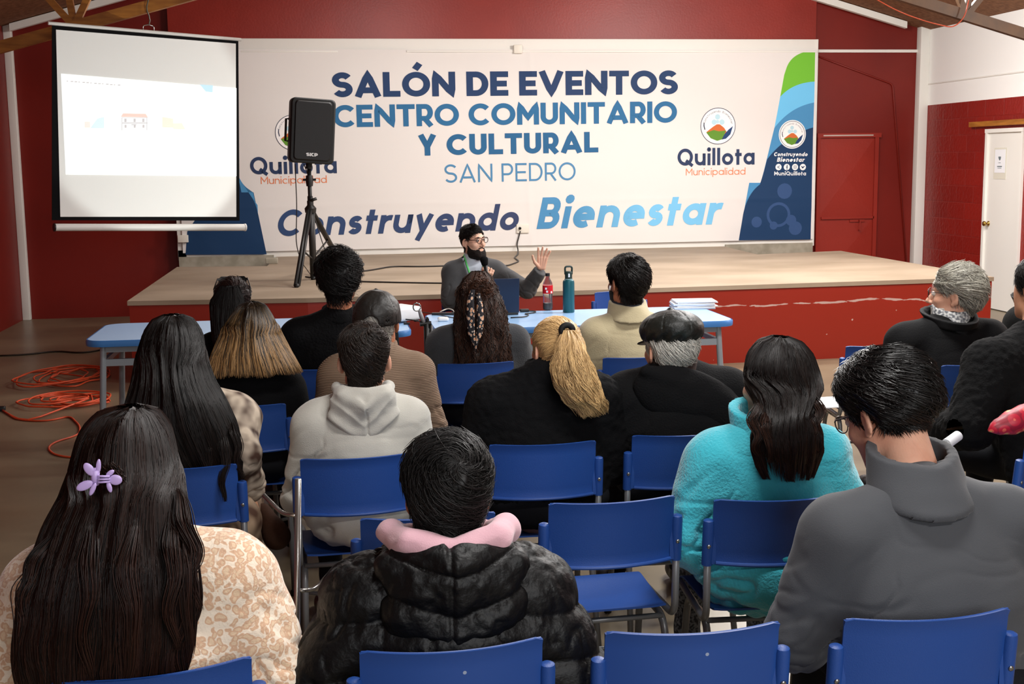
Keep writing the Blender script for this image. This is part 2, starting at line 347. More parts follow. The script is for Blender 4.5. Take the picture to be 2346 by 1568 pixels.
# ---- stage
b = MB(); poly = [(-1.61, 10.36), (-.18, 10.2), (2.0, 10.2), (5.9, 10.36), (5.92, 13.79), (4.83, 13.57), (4.89, 15.0), (-.59, 15.0), (-.64, 13.59), (-1.6, 13.77)]
b.prism(poly, .64, .677, 0); b.prism([(x+(.012 if x < 2 else -.012), y+(.012 if y < 12 else -.01)) for x, y in poly], 0, .64, 1)
def stage_front():
    T = NT('scuffed_red_paint'); T.set(Roughness=.4); tc = T.n('ShaderNodeTexCoord'); 
    def noise(sc_, st, det=6):
        mp = T.n('ShaderNodeMapping'); mp.inputs['Scale'].default_value = st; T.l(tc.outputs['Object'], mp.inputs['Vector']); n = T.n('ShaderNodeTexNoise'); n.inputs['Scale'].default_value = sc_; n.inputs['Detail'].default_value = det; T.l(mp.outputs[0], n.inputs['Vector']); return n.outputs[0]
    def math_(op, a, bb, c=None):
        m = T.n('ShaderNodeMath', operation=op)
        for i, x in enumerate((a, bb, c)):
            if x is None: continue
            if isinstance(x, (int, float)): m.inputs[i].default_value = x
            else: T.l(x, m.inputs[i])
        return m.outputs[0]
    sx = T.n('ShaderNodeSeparateXYZ'); T.l(tc.outputs['Object'], sx.inputs[0])
    ln = math_('MULTIPLY_ADD', noise(1.2, (1, .01, .01), 2), .14, .43)     # wandering height of the scuff line
    dz = math_('ABSOLUTE', math_('SUBTRACT', sx.outputs[2], ln), 0)
    near = math_('SUBTRACT', 1, math_('MULTIPLY', dz, 38))
    xr = math_('MINIMUM', math_('SUBTRACT', sx.outputs[0], 2.3), 1.0)
    sp = noise(9, (1, 1, 4), 8)
    m1 = math_('GREATER_THAN', math_('MULTIPLY', math_('MULTIPLY', math_('MAXIMUM', near, 0), math_('MAXIMUM', xr, 0)), sp), .36)
    m2 = math_('GREATER_THAN', noise(14, (1, 1, 1), 2), .77)
    mk_ = math_('MAXIMUM', m1, m2)
    mx = T.n('ShaderNodeMix', data_type='RGBA'); mx.inputs[6].default_value = lin('#8c2110'); mx.inputs[7].default_value = lin('#b89a92'); T.l(mk_, mx.inputs[0]); T.l(mx.outputs[2], T.b.inputs['Base Color'])
    return T.m
stg = struct(b.build('stage', [M['stage_top'], stage_front()])); stg['kind'] = 'structure'; stg['label'] = 'raised stage with beige top and scuffed red front'
# concrete plinth seen in the notches at the back of the stage
b = MB(); b.box((-1.71, 14.93, 0), (-.62, 15.0, .70)); b.box((4.9, 14.93, 0), (6.04, 15.0, .70)); struct(b.build('trim_8', M['concrete']), 'bare concrete plinth under the banner')
# white frame round the banner
ZT, ZB, ZF0 = 3.195, .70, .62
b = MB(); b.box((-1.72, 14.95, 3.045), (6.05, 15.0, ZT), bev=.004); b.box((-1.72, 14.95, .66), (6.05, 15.0, .78), bev=.004); b.box((-1.72, 14.95, .66), (-1.62, 15.0, ZT), bev=.004); b.box((6.03, 14.94, .66), (6.06, 15.0, ZT), bev=.003)
struct(b.build('trim_9', M['white'], smooth='auto'), 'white board frame around the banner')
b = MB(); b.box((1.0, 14.915, 3.035), (6.04, 14.95, 3.06), bev=.004); b.box((-.9, 14.92, 3.035), (.2, 14.95, 3.055), bev=.003); struct(b.build('trim_10', M['white'], smooth='auto'), 'thin white cable duct above the banner')
# trusses
def truss_side(root, sgn, mc, mw, Yt=10.2):
    zc = lambda x: roof(x)-.97
    def bar(a, c, w, nm, m, hy=.03): 
        bb = MB(); a = Vector((a[0], Yt, a[1])); c = Vector((c[0], Yt, c[1])); d = (c-a).normalized(); n = Vector((-d.z, 0, d.x))*w; y = Vector((0, hy, 0))
        V = [a-n-y, a+n-y, a+n+y, a-n+y, c-n-y, c+n-y, c+n+y, c-n+y]
        bb.add([v[:] for v in V], [(0, 1, 2, 3), (7, 6, 5, 4), (0, 4, 5, 1), (1, 5, 6, 2), (2, 6, 7, 3), (3, 7, 4, 0)]); return bb.build(nm, m, root)
    xe = XL if sgn < 0 else XR
    bar((xe, zc(xe)), (RX, zc(RX)), .045, 'lower_chord', mc); bar((xe, roof(xe)-.05), (RX, roof(RX)-.05), .045, 'upper_chord', mc)
    nodes = [-2.98, -1.86, -.74, .4] if sgn < 0 else [6.75, 5.45, 4.2, 3.1]
    for x in nodes:
        for dx in ((-.62, -.1, .55) if sgn < 0 else (-.5, .1, .62)):
            x2 = min(max(x+dx, XL+.05), XR-.05); 
            bar((x, zc(x)), (x2, roof(x2)-.06), .025, 'web', mw, .016+.004*abs(dx)*3)
    # gusset against the wall post
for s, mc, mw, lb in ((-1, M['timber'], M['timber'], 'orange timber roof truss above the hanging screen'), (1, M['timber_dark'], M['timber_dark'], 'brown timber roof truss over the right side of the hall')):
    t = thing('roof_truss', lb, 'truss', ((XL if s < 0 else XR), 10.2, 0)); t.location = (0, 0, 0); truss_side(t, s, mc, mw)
b = MB(); pts = [aty(*q, 10.1) for q in ((1975, -20), (2060, 28), (2130, 52), (2185, 64), (2210, 40), (2222, -10))]; b.tube(arc_pts([tuple(p) for p in pts], .3), .005)
tag(b.build('orange_conduit', mat('orange_cable', '#a9401f', .5), smooth=True), 'orange cable looped along the brown truss', 'cable')

# ================================================================== BANNER
def wr(X, Z):
    X = np.asarray(X, float); Z = np.asarray(Z, float)
    P = np.stack([X*1.1+Z*.8, Z*1.6-X*.35, X*0], -1)
    low = np.clip((1.6-Z)/.9, 0, 1)
    r = .006*fbm(P, 2)+low*.006*(1-np.abs(vnoise(P*1.7+3)))+.004*np.exp(-((X-2.45-.02*np.sin(Z*3))/.03)**2)
    r = r+.003*np.exp(-((Z-1.27-.01*np.sin(X*2))/.03)**2)*(.3+low)
    return r
BY = 14.925
def cloth(name, XZ, F, m, parent, off=0.):
    XZ = np.asarray(XZ, float); V = np.stack([XZ[:, 0], BY-wr(XZ[:, 0], XZ[:, 1])-off, XZ[:, 1]], 1)
    return mk(name, V, F, m, parent, True)
def gridF(n, m_): 
    i, j = np.meshgrid(np.arange(n-1), np.arange(m_-1), indexing='ij'); a = i*m_+j
    return np.stack([a, a+1, a+m_+1, a+m_], -1).reshape(-1, 4)
ban = thing('banner', 'huge white printed fabric banner stretched across the back of the stage', 'banner', (2.2, BY, .75)); ban.location = (0, 0, 0)
x = np.linspace(-1.66, 6.035, 500); z = np.linspace(.745, 3.07, 160); XX, ZZ = np.meshgrid(x, z, indexing='ij')
M['banner'] = mat('banner_fabric', '#e4e0dc', .6, .25, bump=.03, bscale=300)
cloth('fabric', np.stack([XX.ravel(), ZZ.ravel()], 1), gridF(500, 160), M['banner'], ban)
def wp(px, py): p = aty(px, py, BY); return np.array([p[0], p[2]])
def ruled(name, A, B, m, off, n=90, k=60):
    """surface between two polylines given in photo coordinates on the banner plane"""
    def rs(Q):
        Q = np.array([wp(*q) for q in Q]); d = np.r_[0, np.cumsum(np.linalg.norm(np.diff(Q, axis=0), axis=1))]; t = np.linspace(0, d[-1], n)
        return np.stack([np.interp(t, d, Q[:, 0]), np.interp(t, d, Q[:, 1])], 1)
    a = rs(A); c = rs(B); t = np.linspace(0, 1, k)[None, :, None]; G = a[:, None]*(1-t)+c[:, None]*t
    return cloth(name, G.reshape(-1, 2), gridF(n, k), m, ban, off)
fab = lambda n, c, **k: mat(n, c, .6, .25, **k)
NAVY, MID, SKY, GRN = fab('print_navy', '#17395f'), fab('print_mid_blue', '#4b8fbf'), fab('print_sky_blue', '#6fc3ef'), fab('print_green', '#72bd35')
def crv(p0, p1, p2, n=16): return [tuple((1-t)**2*np.array(p0)+2*t*(1-t)*np.array(p1)+t*t*np.array(p2)) for t in np.linspace(0, 1, n)]
right_edge = [(1867, 116), (1857, 549)]
top_c = [(1796, 172)]+crv((1800, 160), (1812, 118), (1867, 116))
ruled('side_panel_print', [(1742, 419), (1757, 365)]+crv((1757, 365), (1800, 310), (1863, 292)), [(1692, 551), (1857, 549)], NAVY, .0022)
ruled('side_panel_foot', [(1716, 419), (1760, 419)], [(1692, 551), (1760, 550)], MID, .0020)
ruled('side_panel_curve', crv((1702, 492), (1712, 440), (1746, 419)), [(1692, 551), (1760, 550)], NAVY, .0024)
ruled('side_panel_blue', [(1743, 418)]+crv((1757, 365), (1800, 310), (1863, 292)), [(1743, 418)]+crv((1774, 293), (1810, 245), (1865, 235)), MID, .0026)
ruled('side_panel_sky', crv((1774, 293), (1810, 245), (1865, 235)), crv((1787, 222), (1815, 190), (1866, 187)), SKY, .0026)
ruled('side_panel_green', crv((1787, 222), (1815, 190), (1866, 187)), top_c, GRN, .0026)
# mirrored lower left foot
ruled('left_panel_print', [(429, 531), (470, 470), (545, 400), (556, 441), (581, 441)], [(425, 584), (611, 583)], NAVY, .0020)
ruled('left_panel_blue', crv((545, 402), (560, 430), (590, 470)), [(553, 441), (580, 441), (591, 490)], MID, .0028)
# ---- stroke lettering
def stroke_mesh(strokes, w, fn, mb, seg=.06):
    """centre lines of even width -> triangles; fn maps glyph coordinates to the banner plane"""
    for S in strokes:
        closed = len(S) > 2 and np.allclose(S[0], S[-1]); S = np.array(S, float); S = S[np.r_[True, np.linalg.norm(np.diff(S, axis=0), axis=1) > 1e-3]]
        if closed: S = S[:-1]
        Q = []
        m_ = len(S)
        for i in range(m_ if closed else m_-1):
            a = S[i]; c = S[(i+1) % m_]; k = max(1, int(np.ceil(np.linalg.norm(c-a)/.22)))
            for t in range(k): Q.append(a+(c-a)*t/k)
        if not closed: Q.append(S[-1])
        Q = np.array(Q); n = len(Q)
        d = (np.roll(Q, -1, 0)-Q); 
        if not closed: d[-1] = d[-2]
        d /= np.linalg.norm(d, axis=1)[:, None]+1e-12; pv = np.roll(d, 1, 0)
        if not closed: pv[0] = d[0]; pv[-1] = d[-2] if n > 1 else d[0]; d[-1] = pv[-1]
        n1 = np.stack([-d[:, 1], d[:, 0]], 1); n0 = np.stack([-pv[:, 1], pv[:, 0]], 1); mt = n1+n0; l = np.linalg.norm(mt, axis=1)
        mt /= l[:, None]+1e-9; sc_ = np.minimum(1/np.maximum((mt*n1).sum(1), .35), 1.43)[:, None]
        Lp = Q+mt*sc_*w/2; Rp = Q-mt*sc_*w/2
        V = np.stack([Lp, Q, Rp], 1).reshape(-1, 2); P = fn(V); F = []
        for i in range(n if closed else n-1):
            a = 3*i; c = 3*((i+1) % n); F += [(a, a+1, c+1, c), (a+1, a+2, c+2, c+1)]
        mb.add(P, F)
def arc(cx, cy, rx, ry, a0, a1, n=None):
    n = n or max(4, int(abs(a1-a0)/12)); return [(cx+rx*math.cos(math.radians(a0+(a1-a0)*i/n)), cy+ry*math.sin(math.radians(a0+(a1-a0)*i/n))) for i in range(n+1)]
def glyph(c, w):
    h = w/2; X = .70; xh = X-h; A = []; 
    rr = (1-w)/2
    if c == 'O': W = .98; A = [arc(W/2, .5, W/2-h, .5-h, 0, 360, 36)]
    elif c == 'Ó': W = .98; A = [arc(W/2, .5, W/2-h, .5-h, 0, 360, 36), [(W/2-.03, 1.10), (W/2+.14, 1.34)]]
    elif c == 'Q': W = .98; A = [arc(W/2, .5, W/2-h, .5-h, 0, 360, 36), [(W*.55, .30), (W*.98, -.02)]]
    elif c == 'C': W = .86; A = [arc(.48, .5, .48-h, .5-h, 42, 318, 28)]
    elif c == 'S':
        W = .70; r = (1-w)/4; A = [arc(W/2, 1-h-r, W/2-h, r, 28, 270, 18)+arc(W/2, h+r, W/2-h, r, 90, -152, 18)[1:]]
    elif c == 'A': W = .92; A = [[(h*.95, 0), (W/2, 1-h*.6), (W-h*.95, 0)], [(W*.24, .27), (W*.76, .27)]]
    elif c == 'L': W = .60; A = [[(h, 1), (h, h), (W, h)]]
    elif c == 'E': W = .64; A = [[(W, 1-h), (h, 1-h), (h, h), (W, h)], [(h, .5), (W*.92, .5)]]
    elif c == 'T': W = .72; A = [[(0, 1-h), (W, 1-h)], [(W/2, 1-h), (W/2, 0)]]
    elif c == 'D': W = .78; A = [[(h, h), (h, 1-h)]+arc(.34, .5, W-h-.34, .5-h, 90, -90, 18)+[(h, h)]]
    elif c == 'V': W = .90; A = [[(h*.95, 1), (W/2, h*.7), (W-h*.95, 1)]]
    elif c == 'N': W = .82; A = [[(h, 0), (h, 1-h*.8), (W-h, h*.8), (W-h, 1)]]
    elif c == 'M': W = .90; A = [[(h, 0), (h, 1-h*.8), (W/2, .32), (W-h, 1-h*.8), (W-h, 0)]]
    elif c == 'U': W = .72; A = [[(h, 1), (h, W/2)]+arc(W/2, W/2, W/2-h, W/2-h, 180, 360, 16)+[(W-h, 1)]]
    elif c == 'I': W = w; A = [[(h, 0), (h, 1)]]
    elif c == 'Y': W = .74; A = [[(h*.9, 1), (W/2, .42)], [(W-h*.9, 1), (W/2, .42), ], [(W/2, .46), (W/2, 0)]]
    elif c in 'RP':
        W = .66; r = .27; A = [[(h, 0), (h, 1-h), (.36, 1-h)]+arc(.36, 1-h-r+.0, W-h-.36, r, 90, -90, 14)+[(h, 1-h-2*r)]]
        if c == 'R': A += [[(.32, 1-h-2*r), (W-h*.7, 0)]]
    elif c == 'B': W = .68; A = [[(h, 0), (h, 1-h)]+arc(.36, .75-h/2, W-h-.40, .25-h/2, 90, -90, 10)+[(h, .5)], [(.30, .5)]+arc(.38, .25+h/2, W-h-.38, .25-h/2, 90, -90, 10)+[(0, h)]]
    elif c == 'o': W = .72; A = [arc(W/2, X/2, W/2-h, X/2-h, 0, 360, 28)]
    elif c in 'dapq':
        W = .72; A = [arc(W/2, X/2, W/2-h, X/2-h, 0, 360, 28)]
        if c == 'd': A += [[(W-h, 0), (W-h, 1.02)]]
        if c == 'a': A += [[(W-h, 0), (W-h, X)]]
        if c == 'p': A += [[(h, -.28), (h, X)]]
    elif c == 'e': W = .70; A = [[(h+.02, X/2), (W-h, X/2)]+arc(W/2, X/2, W/2-h, X/2-h, 0, 305, 24)[1:]]
    elif c == 'c': W = .62; A = [arc(X/2, X/2, X/2-h, X/2-h, 45, 315, 20)]
    elif c in 'nm':
        r = .25; W = 2*r+w if c == 'n' else 4*r+w
        A = [[(h, 0), (h, X)], [(h, X-h-r)]+arc(h+r, X-h-r, r, r, 180, 0, 12)+[(h+2*r, 0)]]
        if c == 'm': A += [[(h+2*r, X-h-r)]+arc(h+3*r, X-h-r, r, r, 180, 0, 12)+[(h+4*r, 0)]]
    elif c == 'u': r = .25; W = 2*r+w; A = [[(h, X), (h, h+r)]+arc(h+r, h+r, r, r, 180, 360, 12)+[(h+2*r, X)], [(h+2*r, 0), (h+2*r, X)]]
    elif c == 'r': W = .40; A = [[(h, 0), (h, X)], [(h, X-.32)]+arc(h+.27, X-h-.27, .27, .27, 180, 75, 8)]
    elif c == 's': W = .50; r = (X-w)/4; A = [arc(W/2, X-h-r, W/2-h, r, 25, 270, 12)+arc(W/2, h+r, W/2-h, r, 90, -155, 12)[1:]]
    elif c == 't': W = .42; A = [[(.18, 0), (.18, .92)], [(0, X-h), (W, X-h)]]
    elif c == 'y': W = .66; A = [[(h*.9, X), (W/2+.01, .06)], [(W-h*.9, X), (W*.30, -.30)]]
    elif c == 'i': W = w; A = [[(h, 0), (h, X)], arc(h, .93, w*.17, w*.17, 0, 360, 10)]
    elif c == 'l': W = w; A = [[(h, 0), (h, 1.02)]]
    elif c == ' ': W = .26
    else: W = .3
    return A, W
def lettering(name, txt, bl, br, tl, w, m, slant=0, gap=.09, off=.004, parent=None, plane=None, dots=True):
    """bl, br, tl: photo points of the base line's ends and the first capital's top"""
    g = plane or wp; B0, B1, T0 = np.array(g(*bl)), np.array(g(*br)), np.array(g(*tl)); H = np.linalg.norm(T0-B0)
    tot = 0; items = []
    for ch in txt: A, wd_ = glyph(ch, w); items.append((A, tot, wd_)); tot += wd_+gap
    tot -= gap; ex = (B1-B0)/tot; ey = np.array([-(B1-B0)[1], (B1-B0)[0]]); ey = ey/np.linalg.norm(ey)*H
    mb = MB()
    for A, x0, wd_ in items:
        def fn(V):
            XZ = B0+np.outer(V[:, 0]+x0+slant*V[:, 1], ex)+np.outer(V[:, 1], ey)
            return np.stack([XZ[:, 0], BY-wr(XZ[:, 0], XZ[:, 1])-off, XZ[:, 1]], 1) if plane is None else plane.to3(XZ, off)
        if A: stroke_mesh(A, w, fn, mb)
    return mb.build(name, m, parent or ban)
def grad(name, c0, c1, x0, x1, axis=0):
    T = NT(name); T.set(Roughness=.6); tc = T.n('ShaderNodeTexCoord'); sx = T.n('ShaderNodeSeparateXYZ'); T.l(tc.outputs['Object'], sx.inputs[0])
    mr = T.n('ShaderNodeMapRange'); mr.inputs[1].default_value = x0; mr.inputs[2].default_value = x1; T.l(sx.outputs[axis], mr.inputs[0])
    mx = T.n('ShaderNodeMix', data_type='RGBA'); mx.inputs[6].default_value = lin(c0); mx.inputs[7].default_value = lin(c1); T.l(mr.outputs[0], mx.inputs[0]); T.l(mx.outputs[2], T.b.inputs['Base Color']); return T.m
lettering('title_lettering', 'SALÓN DE EVENTOS', (762, 223), (1553, 216), (762, 166), .235, fab('ink_navy', '#1f3a63'), gap=.065)
lettering('title_lettering', 'CENTRO COMUNITARIO', (764, 292), (1551, 281), (764, 241), .215, fab('ink_blue', '#2b6a98'), gap=.065)
lettering('title_lettering', 'Y CULTURAL', (959, 357), (1371, 349), (959, 309), .235, fab('ink_blue_deep', '#27628f'), gap=.08)
lettering('title_lettering', 'SAN PEDRO', (1019, 419), (1319, 413), (1019, 377), .11, fab('ink_pale_blue', '#4f88b2'), gap=.13)
lettering('slogan_lettering', 'Construyendo', (632, 542), (1184, 527), (632, 481), .20, grad('ink_navy_slogan', '#21406e', '#27365f', .0, 2.3), slant=.22, gap=.12)
lettering('slogan_lettering', 'Bienestar', (1229, 525), (1643, 514), (1229, 453), .21, grad('ink_sky_slogan', '#4289b9', '#76c1ea', 2.9, 3.9), slant=.22, gap=.12)
for nm, dx, q in (('right', 0, ((1552, 380), (1728, 377), (1552, 341), (1571, 402), (1707, 400), (1571, 386), 1645, 289)), ('left', 0, ((574, 400), (772, 397), (574, 360), (598, 422), (749, 419), (598, 405), 671, 304))):
    lettering('municipal_lettering', 'Quillota', q[0], q[1], q[2], .19, fab('ink_slate', '#2b3b5c'), gap=.12)
    lettering('municipal_lettering', 'Municipalidad', q[3], q[4], q[5], .10, fab('ink_orange', '#e8875a'), gap=.12)
WHITEINK = fab('ink_white', '#f4f4f4')
lettering('social_lettering', 'Construyendo', (1772, 358), (1849, 358), (1772, 349), .24, WHITEINK, slant=.2, gap=.14, off=.006)
lettering('social_lettering', 'Bienestar', (1779, 371), (1841, 371), (1779, 361), .24, WHITEINK, slant=.2, gap=.14, off=.006)
lettering('social_lettering', 'MuniQuillota', (1773, 402), (1846, 402), (1773, 393), .2, WHITEINK, gap=.14, off=.006)
def disc(name, cx, cy, r, m, off, r0=0, a0=0, a1=360, n=40):
    c = wp(cx, cy); R = abs(wp(cx+r, cy)[0]-c[0]); R0 = R*r0/r if r else 0
    V = []; 
    for k in range(n+1):
        a = math.radians(a0+(a1-a0)*k/n)
        for q in ((R0, R) if r0 else (0, R*.5, R)): V.append(c+q*np.array([math.cos(a), math.sin(a)]))
    return cloth(name, V, gridF(n+1, 2 if r0 else 3), m, ban, off)
def logo(cx, cy, s, off, light=False):
    disc('emblem_ground', cx, cy, 40*s, fab('emblem_white', '#f5f3f2'), off)
    disc('emblem_ring', cx, cy, 40*s, fab('emblem_ring', '#3c4358'), off+.0004, 38.6*s)
    P = lambda x, y: (cx+x*s, cy+y*s)
    ruled('emblem_hill', [P(-27, 14), P(-12, 2), P(-3, -4), P(4, -4), P(14, 4), P(20, 14)], [P(-27, 14), P(-14, 26), P(0, 30), P(20, 14)], fab('emblem_orange', '#cf6a35'), off+.0006, 24, 6)
    ruled('emblem_field', [P(-27, 15), P(-10, 9), P(2, 12), P(18, 10)], [P(-27, 15), P(-17, 28), P(-2, 34), P(10, 30)], fab('emblem_green', '#5f8f2e'), off+.0008, 24, 6)
    ruled('emblem_river', [P(8, 31), P(15, 18), P(24, 8), P(34, 0)], [P(8, 31), P(18, 29), P(28, 19), P(34, 0)], fab('emblem_navy', '#22406e'), off+.001, 24, 6)
    ruled('emblem_bar', [P(-33, -8), P(-33.5, 0), P(-31, 9)], [P(-31, -8), P(-31, 0), P(-29, 8)], fab('emblem_bar', '#3c4358'), off+.001, 10, 3)
    for (x, y, q) in ((-1, -21, 6), (-9, -9, 6), (9, -9, 6), (-1, -10, 4)): disc('emblem_mark', cx+x*s, cy+y*s, q*s, fab('emblem_pale', '#b9dbe6'), off+.0007, n=10)
    # the arc of words round the rim
    mb = MB(); txt = 'Construyendo Bienestar'; ang = 168
    for ch in txt:
        A, wd_ = glyph(ch, .12); a = math.radians(ang-3)
        def fn(V, a=a):
            c = wp(cx, cy); k = abs(wp(cx+1, cy)[0]-c[0])*s; e1 = np.array([math.sin(a), -math.cos(a)]); e2 = np.array([math.cos(a), math.sin(a)])
            XZ = c+np.outer((V[:, 0]-wd_/2)*5.2*k, e1)+np.outer((30.0+V[:, 1]*4.6)*k, e2)
            return np.stack([XZ[:, 0], BY-wr(XZ[:, 0], XZ[:, 1])-off-.001, XZ[:, 1]], 1)
        if A: stroke_mesh(A, .12, fn, mb)
        ang -= 7.4
    mb.build('emblem_lettering', fab('emblem_words', '#7a7f8c'), ban)
logo(1645, 289, 1.0, .003); logo(671, 304, 1.02, .003)
disc('emblem_rim', 1815, 308, 31, WHITEINK, .0038); logo(1815, 308, .72, .0045)
for k, xx in enumerate((1783, 1802, 1821, 1839)):
    disc('social_icon', xx, 383, 7, WHITEINK, .005, n=20)
ink = NAVY; mb = MB()
pl = lambda cx, cy, k: (lambda V: (lambda XZ: np.stack([XZ[:, 0], BY-wr(XZ[:, 0], XZ[:, 1])-.006, XZ[:, 1]], 1))(wp(cx, cy)+np.asarray(V)*abs(wp(cx+1, cy)[0]-wp(cx, cy)[0])*k))
stroke_mesh([[(3, 3), (-2.5, 0), (3, -3)]], 1.2, pl(1783, 383, 1), mb); stroke_mesh([[(2, 4), (.5, 4), (.5, -6)], [(-2, 0), (2.5, 0)]], 1.6, pl(1802, 383, 1), mb)
stroke_mesh([[(3, 3), (3, -3), (-3, -3), (-3, 3), (3, 3)], arc(0, 0, 1.3, 1.3, 0, 360, 10)], .7, pl(1821, 383, 1), mb); stroke_mesh([[(-3.5, 2), (0, -1.5), (3.5, 2.2)], [(-2.5, -1.8), (2, -.5)]], 2, pl(1839, 383, 1), mb)
mb.build('social_icon_mark', ink, ban)
# faint network emblem in the navy corner
FA = fab('print_faint', '#33507d')
disc('faint_print', 1783, 492, 27, FA, .0028, 21)
for cx, cy, r in ((1797, 438, 17), (1733, 509, 12), (1772, 517, 9), (1812, 505, 12), (1822, 523, 15)): disc('faint_print', cx, cy, r, FA, .0027, n=16)
# ================================================================== FITTINGS ON THE WALL AND STAGE
plast = mat('cream_plastic', '#e4dfd2', .4, .5); blk = mat('black_plastic', '#141414', .45, .5); blkcable = mat('black_cable', '#2b2724', .5, .4)
metal = mat('grey_tube_paint', '#6f7072', .35, .6, .35); chrome = mat('bright_steel', '#a7a7a5', .22, .6, .9); orange = mat('orange_cable_sheath', '#d4502a', .5, .4)
def wallbox(name, px, py, w, h, d, lb, cat='socket', Y=14.92):
    p = aty(px, py, Y); b = MB(); b.box((p[0]-w/2, Y-d, p[2]-h/2), (p[0]+w/2, Y, p[2]+h/2), bev=.004); return tag(b.build(name, plast, smooth='auto'), lb, cat), p
wallbox('junction_box', 1186, 113, .10, .10, .035, 'small white junction box above the middle of the banner', 'junction box')
o, p = wallbox('wall_socket', 1197, 524, .15, .105, .02, 'cream wall socket low on the banner right of the speaker')
b = MB(); b.lathe([(.0, -.03), (.014, -.028), (.018, 0), (0, .0)], n=14, axis='y', c=(p[0]-.035, 14.9-.002, p[2]+.005)); b.build('plug', blk, o, smooth=True, label='black plug')
wallbox('wall_socket', 420, 547, .12, .085, .05, 'cream socket box at the left edge of the banner', Y=14.94)
q = atz(620, 604, .677); b = MB(); b.box((q[0]-.05, q[1]-.06, .677), (q[0]+.08, q[1]+.06, .74), bev=.006); tag(b.build('concrete_block', M['concrete']), 'small pale block at the left back of the stage', 'block')
def floorcable(name, pts, z, r, m, lb, extra=None, group=None, seg=.15):
    P = [tuple(atz(x, y, z)) for x, y in pts]; P = [(a, c, z+r) for a, c, d in P]
    if extra: P = [tuple(e) for e in extra]+P
    b = MB(); b.tube(arc_pts(P, seg, 4), r, n=6); return tag(b.build(name, m, smooth=True), lb, 'cable', group)
sk = [aty(1192, 530, 14.9), aty(1184, 560, 14.90), (aty(1187, 574, 14.85)[0], 14.86, .70)]
floorcable('power_cable', [(1187, 585), (1178, 592), (1190, 601), (1160, 612), (1100, 606), (1030, 611), (960, 613), (900, 612), (845, 622), (800, 626)], .677, .008, blkcable, 'black cable from the wall socket trailing across the stage', extra=sk)
floorcable('speaker_cable', [(700, 636), (760, 645), (820, 647), (900, 649), (1010, 651), (1120, 650)], .677, .007, blkcable, 'black cable lying along the front of the stage')
# ---- speaker on stand
fl = .677; c0 = atz(700, 648, fl); sx_, sy_ = c0[0]+.0, c0[1]+.25
st = thing('speaker_stand', 'black tripod speaker stand standing on the left of the stage', 'speaker stand', (0, 0, 0))
zt = aty(712, 375, sy_)[2]; px0 = aty(711, 470, sy_)[0]
b = MB(); b.tube([(px0, sy_, 1.12), (px0, sy_, zt+.02)], .019, n=14); b.build('pole', blk, st, smooth=True)
b = MB(); b.tube([(px0, sy_, fl+.06), (px0, sy_, 1.46)], .025, n=14); b.build('lower_tube', blk, st, smooth=True)
zh = aty(715, 475, sy_)[2]
b = MB(); b.lathe([(0, zh-.05), (.05, zh-.05), (.055, zh-.01), (.03, zh+.02), (.03, zh+.06), (0, zh+.06)], c=(px0, sy_, 0), n=16); b.build('leg_collar', blk, st, smooth='auto')
b = MB(); zk = aty(711, 412, sy_)[2]; b.lathe([(0, zk-.06), (.03, zk-.06), (.036, zk), (.03, zk+.04), (0, zk+.04)], c=(px0, sy_, 0), n=14); b.tube([(px0-.06, sy_, zk), (px0+.06, sy_, zk)], .011); b.build('clamp_collar', blk, st, smooth='auto')
b = MB(); b.tube([(px0, sy_-.02, zh+.06), (px0+.06, sy_-.02, zh+.08)], .014); b.build('knob', blk, st, smooth=True)
for (fx, fy) in ((680, 659), (719, 641), (778, 600)):
    q = atz(fx, fy, fl); hub = np.array([px0, sy_, zh-.03]); d = np.array([q[0]-px0, q[1]-sy_, 0]); d /= np.linalg.norm(d); q = np.array([q[0], q[1], fl+.015])
    b = MB(); side = np.array([-d[1], d[0], 0])*.012
    b.tube([hub+d*.05-side, q-side], .017, n=10); b.tube([hub+d*.05+side, q-d*.03+side], .014, n=10); lg = b.build('leg', blk, st, smooth=True)
    b = MB(); mid = hub*.45+q*.55; b.tube([mid, np.array([px0, sy_, fl+.2])], .009, n=8); b.build('brace', blk, st, smooth=True)
    b = MB(); b.tube([q-d*.04, q+d*.02], .021, n=10); b.build('rubber_foot', blk, lg, smooth=True)
# the cabinet, turned towards the room and tipped a little
Ym = sy_; A = [aty(*q_, Ym) for q_ in ((656, 228), (754, 228), (764, 372), (668, 376))]
cx = sum(a[0] for a in A)/4; cz = sum(a[2] for a in A)/4; hw = .5*(A[1][0]-A[0][0])+.01; hh = (A[0][2]-A[3][2])/2
sp = thing('loudspeaker', 'black plastic loudspeaker on top of the tripod stand', 'loudspeaker', (cx, Ym, cz)); sp.rotation_euler = (math.radians(0), math.radians(4.2), math.radians(9))
def rr(w, h, r, n=6):
    out = []
    for sx, sy, a in ((1, 1, 0), (-1, 1, 90), (-1, -1, 180), (1, -1, 270)):
        for k in range(n+1):
            t = math.radians(a+90*k/n); out.append((sx*(w-r)+r*math.cos(t), sy*(h-r)+r*math.sin(t)))
    return out
def loft_xz(sections, m, name, parent, smooth='auto', mi=None):
    b = MB(); n = len(sections[0][1]); V = []
    for y, poly in sections: V += [(x_, y, z_) for x_, z_ in poly]
    K = len(sections); F = [(i*n+k, (i+1)*n+k, (i+1)*n+(k+1) % n, i*n+(k+1) % n) for i in range(K-1) for k in range(n)]
    F += [tuple(range(n)), tuple((K-1)*n+k for k in range(n))[::-1]]
    b.add(V, F); return b.build(name, m, parent, smooth)
cab = mat('moulded_black_cabinet', '#17191a', .55, .4, bump=.15, bscale=250)
